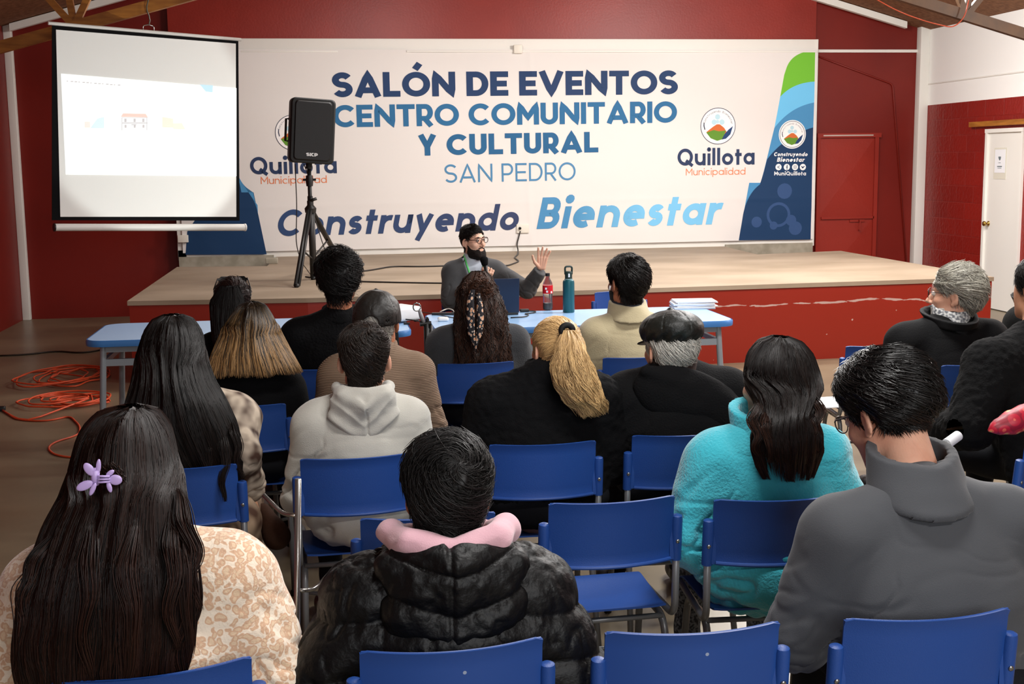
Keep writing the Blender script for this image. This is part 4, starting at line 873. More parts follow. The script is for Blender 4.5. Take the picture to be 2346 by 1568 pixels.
# ================================================================== PEOPLE
def hair_mat(name, c0, c1, rough=.42, spec=.35):
    T = NT(name); T.set(Roughness=rough); T.b.inputs['Specular IOR Level'].default_value = spec
    at = T.n('ShaderNodeAttribute', attribute_name='shade'); rp = T.n('ShaderNodeValToRGB'); rp.color_ramp.elements[0].color = lin(c0); rp.color_ramp.elements[1].color = lin(c1)
    T.l(at.outputs['Fac'], rp.inputs[0]); T.l(rp.outputs[0], T.b.inputs['Base Color']); return T.m
def skin_mat(name, c, c2): return mat(name, c, .5, .35, var=c2, vscale=12, bump=.08, bscale=180, sss=.12)
SKIN = skin_mat('skin', '#d09a7a', '#c38968'); SKIN_T = skin_mat('tanned_skin', '#b9795a', '#a86a4c'); SKIN_P = skin_mat('pale_skin', '#e0ad93', '#d39a80'); SKIN_D = skin_mat('olive_skin', '#a8714f', '#966043')
def head_base(p):
    c = ell(p, (0, -.018, .028), (.077, .098, .090)); f = ell(p, (0, .028, -.03), (.064, .064, .085)); j = np.minimum(cap(p, (.04, .01, -.072), (.012, .062, -.098), .026, .021), cap(p, (-.04, .01, -.072), (-.012, .062, -.098), .026, .021))
    return smin(smin(c, f, .03), j, .03)
def head_full(p, face=True):
    d = head_base(p)
    if face:
        d = smin(d, cap(p, (-.034, .076, .030), (.034, .076, .030), .010), .016)
        for s in (-1, 1):
            d = smin(d, ell(p, (s*.042, .058, -.022), (.022, .02, .018)), .02)
            d = smax(d, -ell(p, (s*.031, .099, .012), (.017, .014, .011)), .012)
        d = smin(d, cap(p, (0, .088, .012), (0, .112, -.026), .008, .0115), .008)
        for s in (-1, 1): d = smin(d, ell(p, (s*.012, .098, -.032), (.009, .011, .008)), .006)
        d = smin(d, cap(p, (-.018, .084, -.057), (.018, .084, -.057), .0065), .008); d = smin(d, cap(p, (-.015, .085, -.069), (.015, .085, -.069), .007), .006)
        d = smax(d, -cap(p, (-.022, .098, -.063), (.022, .098, -.063), .0035), .004)
        d = smin(d, ell(p, (0, .07, -.1), (.02, .018, .016)), .015)
    for s in (-1, 1):
        R = rotm(0, 0, s*.50)@rotm(-.22, 0, 0)
        e = ell(p, (s*.083, -.012, -.004), (.0075, .020, .033), R); e = smax(e, -ell(p, (s*.094, -.006, .0), (.010, .011, .019), R), .004)
        lob = ell(p, (s*.079, -.004, -.032), (.006, .009, .011))
        d = smin(d, smin(e, lob, .006), .006)
    return d
def hand_prims(w, d, n, thumb, curl=.35, size=1., spread=.12):
    """w wrist, d finger direction, n back-of-hand to palm normal, thumb: side of the thumb"""
    w = np.array(w, float); d = np.array(d, float); d /= np.linalg.norm(d); n = np.array(n, float); n -= d*(n@d); n /= np.linalg.norm(n); s = np.cross(d, n)
    if (s@np.array(thumb, float)) < 0: s = -s
    S = size; C = []
    def P(a, b, c): return w+(d*a+s*b+n*c)*S
    for k, (b, L) in enumerate(((.030, .074), (.010, .082), (-.011, .076), (-.030, .060))):
        C.append((P(.01, b*.6, 0), P(.088, b, 0), .012*S, .0105*S))
        a = P(.088, b, 0); ang = 0; f = (1-k)*spread; dd = d*math.cos(f)+s*math.sin(f); q = a; r = .0092*S
        for m_ in range(3):
            ang += curl*(1.0 if m_ else .7); v = dd*math.cos(ang)+n*math.sin(ang); q2 = q+v*L*S*(.44, .31, .25)[m_]; C.append((q, q2, r, r*.92)); q = q2; r *= .92
    q = P(.02, .022, .002); 
    for m_, (aa, bb, cc, L, r) in enumerate(((.75, .85, .25, .045, .0135), (.95, .55, .3+curl*.4, .032, .0105), (.98, .35, .3+curl*.6, .026, .0095))):
        v = d*aa+s*bb*(1 if curl < .6 else .5)+n*cc*(1 if curl < .6 else 1.6); v /= np.linalg.norm(v); q2 = q+v*L*S; C.append((q, q2, r*S, r*S*.9)); q = q2
    return C
def tubes_mesh(paths, rad, sides=3):
    """paths (N,K,3), rad (N,K) -> V, F for closed little tubes"""
    N, K, _ = paths.shape; t = np.gradient(paths, axis=1); t /= np.linalg.norm(t, axis=2, keepdims=True)+1e-9
    ref = np.array([.31, .83, .46]); a = np.cross(t, ref); a /= np.linalg.norm(a, axis=2, keepdims=True)+1e-9; b = np.cross(t, a)
    V = np.stack([paths+(a*math.cos(2*PI*k/sides)+b*math.sin(2*PI*k/sides))*rad[..., None] for k in range(sides)], 2)  # N,K,S,3
    base = (np.arange(N)*K*sides)[:, None, None]+(np.arange(K-1)*sides)[None, :, None]+np.arange(sides)[None, None, :]
    nx = (np.arange(N)*K*sides)[:, None, None]+(np.arange(K-1)*sides)[None, :, None]+((np.arange(sides)+1) % sides)[None, None, :]
    F = np.stack([base, nx, nx+sides, base+sides], -1).reshape(-1, 4)
    return V.reshape(-1, 3), F
def grad_of(f, P, e=.002):
    G = np.stack([f(P+np.eye(3)[k]*e)-f(P-np.eye(3)[k]*e) for k in range(3)], 1); return G/(np.linalg.norm(G, axis=1)[:, None]+1e-9)
class Person:
    def __init__(s, name_label, loc, rz=0, top=1.24, sz=.95, sw=.21, lean=.05, hx=0, hy=.06, hrot=(0, 0, 0), hs=1., bulk=1., skin=SKIN, h=.006, arms=None, hands=None, face=False, legs=True, belly=.0):
        s.t = thing('person', name_label, 'person', (loc[0], loc[1], 0), rz); s.__dict__.update(top=top, sz=sz, sw=sw, lean=lean, hs=hs, bulk=bulk, h=h, skin=skin, face=face, legs=legs, belly=belly)
        s.R = rotm(*hrot)            # head frame -> local
        s.hc = np.array([hx, hy, top-.118*hs-.012]); s.nb = np.array([hx*.4, lean-.01, sz+.035])
        # wrists and elbows
        s.arms = arms or [((-(sw-.005), .04+lean*.5, sz-.31), (-.10, .30, .60)), ((sw-.005, .04+lean*.5, sz-.31), (.10, .30, .60))]
        s.hands = hands or [None, None]
    def tofr(s, P): return ((P-s.hc)@s.R)/s.hs
    def frto(s, p): return (p*s.hs)@s.R.T+s.hc
    def cy(s, z): return s.lean*np.clip((z-.6)/(s.sz-.6), 0, 1.2)
    def torso(s, P, th=0., k=1., shoulder=1.):
        q = P.copy(); q[:, 1] = (P[:, 1]-s.cy(P[:, 2]))*max(1.38, (s.sw-.052)/.125)
        rt = s.sw-.052
        d = cap(q, (0, 0, .60), (0, 0, s.sz+.025-rt), .150*s.bulk+s.belly, rt)
        if s.belly: d = smin(d, ell(P, (0, .07, .66), (.15+s.belly, .12+s.belly, .12)), .06)
        c1 = s.lean
        for a in (-1, 1):
            S = (a*(s.sw-.072), c1, s.sz-.068)
            d = smin(d, cap(P, (0, c1, s.sz-.07), S, .075, .064*shoulder), .05)
            d = smin(d, cap(P, s.nb+np.array([0, 0, -.012]), (a*(s.sw-.095), c1, s.sz-.035), .05, .040), .05)
            el, wr_ = s.arms[0 if a < 0 else 1]
            d = smin(d, cap(P, S, el, .058*k, .047*k), .045)
            d = smin(d, cap(P, el, wr_, .045*k, .032*k), .02)
        return d-th
    def neck(s, P, r=.056): return cap(P, s.frto(np.array([0, -.022, -.045])), s.nb-np.array([0, .0, .03]), r*s.hs, (r+.004)*s.hs)
    def legsd(s, P, th=0):
        d = ell(P, (0, .0, .555), (.175*s.bulk, .135, .105))
        for a in (-1, 1):
            d = smin(d, cap(P, (a*.09, 0, .55), (a*.12, .43, .53), .082, .058), .04); d = smin(d, cap(P, (a*.12, .43, .53), (a*.13, .45, .11), .055, .036), .03)
        return d-th
    def body(s):
        s.hp = []
        for k, hd in enumerate(s.hands):
            w = np.array(s.arms[k][1]); 
            if hd is None: el = np.array(s.arms[k][0]); d = w-el; d /= np.linalg.norm(d); hd = dict(d=d*.8+np.array([0, .6, -.1]), n=(0, 0, -1), thumb=(1 if k == 0 else -1, 0, 0), curl=.35)
            s.hp += hand_prims(w, hd['d'], hd['n'], hd['thumb'], hd.get('curl', .35), hd.get('size', 1.), hd.get('spread', .1))
        def f(P):
            d = head_full(s.tofr(P), s.face)*s.hs; d = smin(d, s.neck(P), .02)
            b = s.torso(P, -.022, .72); d = smin(d, b, .03)
            H = 9.
            for a, b_, ra, rb in s.hp: H = np.minimum(H, cap(P, a, b_, ra, rb)) if isinstance(H, float) else smin(H, cap(P, a, b_, ra, rb), .005)
            d = smin(d, H, .012)
            if s.legs:
                d = smin(d, s.legsd(P, -.02), .02)
                for a in (-1, 1): d = smin(d, cap(P, (a*.13, .44, .06), (a*.15, .56, .03), .033, .026), .03)
            return d
        pts = [s.hc+.16, s.hc-.16]+[np.array(x) for x in sum(([a, b] for a, b in s.arms), [])]+[p[1] for p in s.hp]
        lo = np.minimum(np.min(pts, 0), [-.24, -.2, .0 if s.legs else .5])-.03; hi = np.maximum(np.max(pts, 0), [.24, .6 if s.legs else .2, .8])+.03
        V, F = nets(f, lo, hi, s.h); s.bodyo = mk('body', V, F, s.skin, s.t); s.f_body = f; return s
    def garment(s, name, m, th=.012, k=1.12, hem=.50, wrinkle=.006, mode='cloth', h=None, cuff=.0, extra=None, shoulder=1., label=None, topcut=None):
        h = h or max(s.h, .006)
        el = [np.array(a[0]) for a in s.arms]; wr_ = [np.array(a[1]) for a in s.arms]
        def f(P):
            d = s.torso(P, th, k, shoulder)
            if extra is not None: d = extra(P, d)
            d = smax(d, hem+.012*np.sin(P[:, 0]*14)-P[:, 2]-(np.abs(P[:, 1]-s.cy(P[:, 2])) > .26)*.4, .012)
            if topcut is not None: d = smax(d, topcut(P), .006)
            for e, w in zip(el, wr_):
                u = (w-e)/np.linalg.norm(w-e); near = np.linalg.norm(P-w, axis=1) < .078
                d = np.where(near, np.maximum(d, (P-w)@u+cuff), d)
            return d
        pts = el+wr_; lo = np.minimum(np.min(pts, 0), [-s.sw-.05, -.24, hem])-.09; hi = np.maximum(np.max(pts, 0), [s.sw+.05, .3, s.sz+.1])+.09
        V, F = nets(f, lo, hi, h); V = relax(V, F, 1, .4); N = vnormals(V, F)
        if mode == 'cloth':
            z = V[:, 2:3]; Q = V*np.array([5., 5., 13.])+np.array([0, 0, 3.]); n = 1-2*np.abs(vnoise(Q+fbm(V*4)[:, None]*.9)); low = np.clip((s.sz-.08-V[:, 2])/.25, .15, 1)
            n2 = fbm(V*np.array([9, 9, 7])+5, 2)
            cr = np.exp(-(vnoise(V*np.array([4.5, 4.5, 15])+fbm(V*5)[:, None]*.5+11)/.13)**2); sx_ = np.sign(V[:, 0])
            u_ = V[:, 2]+.9*np.abs(V[:, 0]); w_ = V[:, 2]-.9*np.abs(V[:, 0]); cd = np.exp(-(vnoise(np.stack([u_*20, w_*5, sx_*3+V[:, 1]*4], 1)+fbm(V*6)[:, None]*.5)/.13)**2)*np.clip((np.abs(V[:, 0])-.09)/.08, 0, 1)*np.clip((s.sz-.04-V[:, 2])/.12, 0, 1)
            V = V+N*(wrinkle*(n*low*.6+n2*.6-1.25*cr*low-.9*cd))[:, None]
        elif mode == 'puffer':
            zz = V[:, 2]+.25*np.abs(V[:, 0])*.5+.012*fbm(V*5, 2); ph = np.abs(np.sin(PI*zz/.105)); w_ = np.abs(V[:, 0]*1.0)
            n = vnoise(V*np.array([34, 34, 16]))+.6*vnoise(V*np.array([60, 60, 30])+9)
            V = V+N*((ph**.55)*.015+n*.0035*(1.4-ph)-.006-.005*np.exp(-(vnoise(V*np.array([16, 16, 9])+n[:, None]*.3)/.1)**2))[:, None]
        elif mode == 'fluff':
            V = V+N*(.0035*fbm(V*55, 2)+.006*fbm(V*8, 2))[:, None]
        o = mk(name, V, F, m, s.t); 
        if label: o['label'] = label
        s.f_top = f; return o
    def trousers(s, m, name='trousers', shoes=None, th=.006):
        def f(P):
            d = s.legsd(P, th); d = smax(d, P[:, 2]-.64, .01); return smax(d, .085-P[:, 2], .008)
        V, F = nets(f, (-.26, -.2, .05), (.26, .55, .7), .008); N = vnormals(V, F); V = V+N*(.006*fbm(V*np.array([9, 9, 12]), 2))[:, None]; mk(name, V, F, m, s.t)
        shoes = shoes or SHOE
        for a in (-1, 1):
            def g(P): 
                d = smin(ell(P, (a*.135, .455, .06), (.045, .06, .055)), ell(P, (a*.15, .55, .045), (.047, .10, .040)), .03); return smax(d, .004-P[:, 2], .004)
            V, F = nets(g, (a*.14-.08, .37, -.01), (a*.14+.08, .68, .14), .008); mk('shoe', V, F, shoes, s.t)
    def collar(s, name, m, z0, z1, r0, r1, th=.007, tilt=.25, squash=1.0, yoff=0., fold=0., gap=0., wob=.003, xoff=0, label=None, shear=.25, shx=0.):
        """standing collar: a band round the neck from z0 to z1 (relative to the neck base)"""
        c = s.nb+np.array([xoff, yoff, 0]); 
        def f(P):
            q = P-c; zt = q[:, 2]-tilt*q[:, 1]; rho = np.sqrt((q[:, 0]-shx*np.maximum(zt, 0))**2+((q[:, 1]-shear*np.maximum(zt, 0))*squash)**2); an = np.arctan2(q[:, 0], -q[:, 1])
            t = np.clip((zt-z0)/(z1-z0), 0, 1); Rr = r0+(r1-r0)*t+wob*np.sin(an*3+1)*t+fold*np.sin(t*PI)
            d = np.maximum(np.abs(rho-Rr)-th, np.abs(zt-(z0+z1)/2)-(z1-z0)/2)
            if gap: d = np.maximum(d, (np.abs(an)-(PI-gap))*rho)
            return d-.003
        R = max(r0, r1)+.05; V, F = nets(f, c+np.array([-R, -R, z0-.06]), c+np.array([R, R+.03, z1+.06]), .0045); V = relax(V, F, 2, .5); N = vnormals(V, F); V = V+N*(.002*fbm(V*14, 2))[:, None]
        o = mk(name, V, F, m, s.t); 
        if label: o['label'] = label
        return o
    def front(s, x, z, sg=1):
        y = .45*sg
        for _ in range(60):
            d = float(s.f_top(np.array([[x, y, z]]))[0]); 
            if d < .002: break
            y -= sg*max(d*.7, .002)
        return y
    # ---------------- hair
    def locks(s, m, guides, n=60, spread=.012, r=.0011, K=24, name='hair_lock'):
        """guides: polylines of (px, py, local depth); loose locks of hair"""
        g = np.random.default_rng(len(guides)*7+n); out = []
        for G in guides:
            Q = np.array([loc_of(s, a, b_, s.t.location[1]+c_) for a, b_, c_ in G]); Q = np.array(arc_pts(list(Q), .3, 5)); d = np.r_[0, np.cumsum(np.linalg.norm(np.diff(Q, axis=0), axis=1))]; t = np.linspace(0, d[-1], K)
            P = np.stack([np.interp(t, d, Q[:, k]) for k in range(3)], 1); P[:, 1] += .035*np.clip(1-np.linspace(0, 1, K)*4, 0, 1); e = g.normal(size=(n, 1, 3))*spread*np.array([1, .35, .3]); u = np.linspace(0, 1, K)[None, :, None]; ph = g.random((n, 1, 1))*1.5
            out.append(P[None]+e*(1.05-.75*u)*np.clip(.3+u*3, 0, 1)+.003*np.sin(u*14+ph)*np.array([1., .3, 0]))
        P = np.concatenate(out); rad = np.outer(r*(.7+.6*g.random(len(P))), np.r_[.1, .35, .7, np.full(K-7, 1.), .9, .7, .45, .15]); V, F = tubes_mesh(P, rad)
        return mk(name, V, F, m, s.t, attr=np.repeat(np.clip(g.random(len(P))*.9, 0, 1), K*3))
    def scalp(s, D, extra=0.):
        """points on the head (head frame) in directions D from a centre inside the skull"""
        c0 = np.array([0, -.015, .01]); nb = s.tofr(s.nb[None])[0]
        def f(p): return smin(head_base(p), cap(p, (0, -.022, -.045), nb, .056, .06), .02)
        t = np.full(len(D), .2)
        for _ in range(14): t = t-f(c0+D*t[:, None])*.9
        P = c0+D*t[:, None]; return P, grad_of(f, P)
    def hairline(s, p, nape=-.085, front=0., ear=.025):
        x, y, z = np.abs(p[:, 0]), p[:, 1], p[:, 2]
        h1 = (.030+front*.25+(z-.012)*1.05-y)*.7; h1 = np.where(z > .058, np.minimum((.078+front+(z-.058)*1.25-y-.55*np.clip(x-.028, 0, .05)*(front < -.01))*.6, .04), h1)
        h2 = z-nape-.25*np.clip(x-.035, 0, 1)
        h3 = np.sqrt((x-.078)**2+(y+.006)**2+(z+.006)**2)-ear-.0
        return np.minimum(np.minimum(h1, h2), h3)
    def dirs(s, th, ph, pole):
        pole = np.array(pole, float); pole /= np.linalg.norm(pole); e1 = np.array([1., 0, 0]); e1 -= pole*(e1@pole); e1 /= np.linalg.norm(e1); e2 = np.cross(pole, e1)
        return np.cos(th)[:, None]*pole+np.sin(th)[:, None]*(np.cos(ph)[:, None]*e1+np.sin(ph)[:, None]*e2)
    def short_hair(s, m, T=.018, nape=-.085, front=0., ear=.025, pole=(0.1, -.35, 1), L=.035, n=2600, lift=.008, r=.0011, swirl=.5, tuft=.006, shade0=.3, name='hair', top_extra=0., K=5, fade=.035, lump=14, messy=.25, asym=None):
        nt, npn = 44, 110; ph = np.linspace(0, 2*PI, npn, endpoint=False); ths = np.linspace(.02, 2.75, 90)
        PH, TH = np.meshgrid(ph, ths, indexing='ij'); P, N = s.scalp(s.dirs(TH.ravel(), PH.ravel(), pole)); hl = s.hairline(P, nape, front, ear).reshape(npn, 90)
        first = np.array([ths[np.argmax(r_ < 0)] if (r_ < 0).any() else 2.6 for r_ in hl])
        k_ = np.array([1, 2, 3, 2, 1.])/9; first = np.convolve(np.r_[first[-2:], first, first[:2]], k_, 'valid')
        s.first = (ph, first)
        thick = lambda P, hl_, u=None: (T*np.clip(hl_/fade, -.3, 1)+top_extra*np.clip((P[:, 2]-.03)/.06, 0, 1)*np.clip(hl_/.04, 0, 1))*(1+0*P[:, 0])
        V = []; U = np.linspace(0, 1, nt)
        TH = np.outer(first, U).ravel(); PH = np.repeat(ph, nt); P, N = s.scalp(s.dirs(TH, PH, pole)); hl = s.hairline(P, nape, front, ear)
        tn = tuft*(fbm(P*lump*4, 2)*.5+.5*vnoise(P*lump*2)); t = thick(P, hl)+tn*np.clip(hl/.02, 0, 1)
        t[U[None].repeat(npn, 0).ravel() > .985] = -.004
        A = s.frto(P+N*t[:, None]); i, j = np.meshgrid(np.arange(npn), np.arange(nt-1), indexing='ij'); a = i*nt+j; b = ((i+1) % npn)*nt+j
        F = np.stack([a, a+1, b+1, b], -1).reshape(-1, 4); sh = np.full(len(A), shade0*.6)+.15*vnoise(P*30)
        # strands
        g = np.random.default_rng(int(abs(s.hc[0]*1000)+s.hc[2]*977) % 9973); phs = g.random(n)*2*PI; fm = np.interp(phs, np.r_[ph, 2*PI], np.r_[first, first[0]])
        u = np.sqrt(g.random(n))*1.0; th0 = np.where(g.random(n) < .12, g.random(n)*.5, u*fm*.98); t_ = np.linspace(0, 1, K)
        ln = L*(.5+g.random(n)); clump = vnoise(np.stack([phs*3, th0*6, phs*0], 1)); sw_ = swirl*(.5+.5*g.random(n))+messy*2*clump+messy*g.normal(size=n)
        THs = th0[:, None]+np.outer(ln/.095, t_); PHs = phs[:, None]+np.outer(sw_*ln/.05, t_)/np.maximum(np.sin(np.clip(th0, .35, 2.8)), .35)[:, None]
        P, N = s.scalp(s.dirs(THs.ravel(), PHs.ravel(), pole)); hl = s.hairline(P, nape, front, ear)
        up = np.repeat(lift*(g.random(n)*1.2-.1+.8*clump), K)*np.tile(t_, n)
        q = P+N*(np.maximum(thick(P, hl), .0)+np.maximum(tuft*.3, 0)*0+.001+up)[:, None]
        Q = s.frto(q).reshape(n, K, 3); rad = np.outer(r*(.7+.6*g.random(n)), np.array([.9]+[1.]*(K-3)+[.8, .25]))
        over = (hl.reshape(n, K) < -.010) & (P[:, 1].reshape(n, K) > -.015); over |= hl.reshape(n, K) < -.018; rad = rad*np.where(np.maximum.accumulate(over, 1), .02, 1)
        V2, F2 = tubes_mesh(Q, rad); s2 = np.repeat(np.clip(g.random(n)*.9+shade0-.2+.3*clump, 0, 1), K*3)
        return mk(name, np.r_[A, V2], [F, F2+len(A)], m, s.t, attr=np.r_[sh, s2])
    def long_hair(s, m, rings, n=2600, r=.0013, openz=None, open_deg=62, K=18, wave=.0, wavel=.06, ragged=.12, shade=None, name='hair', yaw=0., groove=.004, curl=0., shell_end=.9, off=.006, clump=.0, coil=None):
        rings = np.array(rings, float); zz = rings[:, 0]; L = np.r_[0, np.cumsum(np.linalg.norm(np.diff(rings[:, :3]+0, axis=0), axis=1)+np.abs(np.diff(rings[:, 3]))*.7)]; L /= L[-1]
        openz = openz if openz is not None else s.hc[2]+.045
        # smooth interpolation over v
        def R_at(v):
            v = np.clip(v, 0, 1.08); out = []
            for c in range(5):
                y = rings[:, c]; o = np.interp(v, L, y)
                a = np.interp(np.clip(v-.025, 0, 1), L, y); b = np.interp(np.clip(v+.025, 0, 1), L, y); o = (o+a+b)/3 if c else o
                ex = (v > 1)*(v-1)*(y[-1]-y[-2])/(L[-1]-L[-2]); out.append(o+ex)
            return out
        def pt(v, a, o):
            z, cx, cy_, rx, ry = R_at(v); op = np.radians(open_deg)*np.clip((openz-z)/.03, 0, 1)
            an = PI/2+yaw+op+(2*PI-2*op)*a
            return np.stack([cx+(rx+o)*np.cos(an), cy_+(ry+o)*np.sin(an), z+0*an], -1), an
        nv, na = 60, 120; Vv, Aa = np.meshgrid(np.linspace(.0, 1, nv)*shell_end, np.linspace(0, 1, na), indexing='ij')
        vv = Vv.ravel(); aa = Aa.ravel(); gr_ = groove*(fbm(np.stack([aa*34, vv*2.2, aa*0], 1), 2)+.5*vnoise(np.stack([aa*90, vv*3, aa*0+4], 1)))-.003
        edge = (np.clip(vv/shell_end, 0, 1) > .97)*-.02
        A, an = pt(vv, aa, gr_+edge); B, _ = pt(vv, aa, gr_*0-.022-.5*0); F = gridF(nv, na); NA = len(A); F2 = F[:, ::-1]+NA
        i = np.arange(nv-1)*na; side = [np.stack([i, i+NA, i+na+NA, i+na], 1), np.stack([i+na-1, i+na-1+na, i+na-1+na+NA, i+na-1+NA], 1)]
        j = (nv-1)*na+np.arange(na-1); side.append(np.stack([j, j+NA, j+1+NA, j+1], 1))
        shf = shade or (lambda P, u: .25+0*u)
        g = np.random.default_rng(int(abs(s.top*1e4)) % 7919+n); a0 = g.random(n); v0 = g.random(n)**1.5*.55; v0[:n//2] = 0.0+g.random(n//2)*.04; v1 = np.clip(1+ragged*(g.random(n)-.75), .3, 1.08)
        cl = vnoise(np.stack([a0*22, a0*0, a0*0+2], 1)); v1 = v1+ragged*.5*cl
        t_ = np.linspace(0, 1, K); v = v0[:, None]+np.outer(v1-v0, np.ones(K))*t_
        a = a0[:, None]+np.outer(g.normal(size=n)*.02, t_)+clump*np.outer(cl, t_**2)*.05
        o = off*g.random(n)[:, None]*(.3+v)+.001+groove*.8*fbm(np.stack([a.ravel()*34, v.ravel()*2.2, a.ravel()*0], 1), 2).reshape(n, K)
        if wave:
            ph_ = cl*6+g.random(n)*1.2; a = a+wave*np.sin(v*2*PI/wavel*.5+ph_[:, None]); o = o+wave*.35*(1+np.cos(v*2*PI/wavel*.5+ph_[:, None]))*.3
        P, _ = pt(v.ravel(), np.clip(a.ravel(), 0, 1), o.ravel()); P = P.reshape(n, K, 3)
        if curl: P = P+curl*np.stack([fbm(P.reshape(-1, 3)*22+1), fbm(P.reshape(-1, 3)*22+9), fbm(P.reshape(-1, 3)*22+17)], 1).reshape(n, K, 3)*t_[None, :, None]
        if coil:
            w_ = 2*PI*coil[1]*v*(1+.3*(g.random(n)-.5))[:, None]+(cl*9)[:, None]+g.random(n)[:, None]*1.5; amp = coil[0]*np.clip(t_*4, 0, 1)[None]*(.5+g.random(n))[:, None]
            P = P+np.stack([amp*np.cos(w_), -amp*.7*np.abs(np.sin(w_)), amp*.5*np.sin(w_)], -1)
        rad = np.outer(r*(.7+.6*g.random(n)), np.r_[np.full(K-3, 1.), .9, .7, .2]); V2, F3 = tubes_mesh(P, rad)
        sA = shf(A, vnoise(np.stack([aa*60, vv, aa*0], 1))*.5+.3); sB = sA*0+.05; s2 = np.repeat(shf(P.reshape(-1, 3), np.repeat(g.random(n), K)), 3)
        NB = 2*NA; return mk(name, np.r_[A, B, V2], [F[:, ::-1], F2[:, ::-1]]+[q_ for q_ in side]+[F3+NB], m, s.t, attr=np.r_[sA, sB, s2])
SHOE = mat('dark_shoe', '#17151a', .5)
BLACKCLOTH = mat('black_knit', '#08080a', .9, .15, bump=.3, bscale=220, sheen=0)
TROUSER = mat('dark_trousers', '#121318', .85, .2, bump=.2, bscale=300)
def cloth_mat(name, c, c2=None, bump=.25, bscale=260, sheen=.2, rough=.85): return mat(name, c, rough, .2, var=c2, vscale=7, bump=bump, bscale=bscale, sheen=sheen)
def solid(name, f, lo, hi, h, m, parent, it=1, disp=None, label=None):
    V, F = nets(f, lo, hi, h); V = relax(V, F, it, .5)
    if disp is not None: V = V+vnormals(V, F)*disp(V)[:, None]
    o = mk(name, V, F, m, parent); 
    if label: o['label'] = label
    return o
HB = hair_mat('black_hair', '#050404', '#17110e', .45, .28); HBS = hair_mat('soft_black_hair', '#050505', '#171312', .48, .28); HG = hair_mat('grey_hair', '#6a6762', '#cfcbc2', .5, .4)
HDB = hair_mat('dark_brown_hair', '#0a0706', '#33221a')
def acc(p, name, mb, m, smooth=True, label=None):     # part given in head-frame coordinates
    for i, v in enumerate(mb.v): mb.v[i] = p.frto(v)
    return mb.build(name, m, p.t, smooth, label)
def loc_of(p, px, py, Y):
    w = aty(px, py, Y); L_ = p.t.location; a = -p.t.rotation_euler.z; d = w-np.array([L_[0], L_[1], 0]); return (d[0]*math.cos(a)-d[1]*math.sin(a), d[0]*math.sin(a)+d[1]*math.cos(a), d[2])
def rings_px(p, rows):
    out = []
    for (py, xl, xr, cy_, ry) in rows:
        a = loc_of(p, xl, py, p.t.location[1]+cy_); b = loc_of(p, xr, py, p.t.location[1]+cy_); out.append(((a[2]+b[2])/2, (a[0]+b[0])/2, cy_, abs(b[0]-a[0])/2, ry))
    return out
def glasses(p, m, r=.022, th=.0016, up=0., ymul=1., z=.012):
    b = MB(); R = 28
    for s in (-1, 1): b.tube([(s*.034+r*math.cos(2*PI*k/R), .112-.01*abs(math.cos(2*PI*k/R))*ymul*0-abs(s*.034+r*math.cos(2*PI*k/R))*.12, z+up+r*.92*math.sin(2*PI*k/R)) for k in range(R+1)], th, n=6, cap=False)
    b.tube([(-.013, .111, z+.006+up), (0, .114, z+.01+up), (.013, .111, z+.006+up)], th, n=6)
    for s in (-1, 1): b.tube([(s*.056, .105, z+.008+up), (s*.078, .08, z+.008+up), (s*.083, .0, z+.006+up), (s*.082, -.018, z-.016+up)], th, n=6)
    return acc(p, 'glasses', b, m)
def eyes(p):
    wm = mat('eye_white', '#e6ddd6', .25); im = mat('iris_brown', '#25160f', .2)
    for s in (-1, 1):
        c = p.frto(np.array([s*.031, .0815, .0115])); d = p.R@np.array([s*.03, 1., -.03]); bm = bmesh.new(); bmesh.ops.create_uvsphere(bm, u_segments=20, v_segments=14, radius=.0122*p.hs)
        b = MB(); V = np.array([v.co[:] for v in bm.verts]); dd = d/np.linalg.norm(d); F = [[v.index for v in f.verts] for f in bm.faces]; mi = [1 if (V[f].mean(0)@dd) > .0112*p.hs*.86 else 0 for f in F]; bm.free()
        V = V+c
        for f, k in zip(F, mi): pass
        o = mk('eye', V, [np.array([f for f in F if len(f) == n]) for n in (3, 4)], [wm, im], p.t, True, [k for n in (3, 4) for f, k in zip(F, mi) if len(f) == n])
def brows(p, m):
    b = MB()
    for s in (-1, 1): b.tube([(s*.012, .092, .030), (s*.03, .093, .037), (s*.048, .080, .031)], [.003, .0042, .002], n=6)
    acc(p, 'eyebrows', b, m)
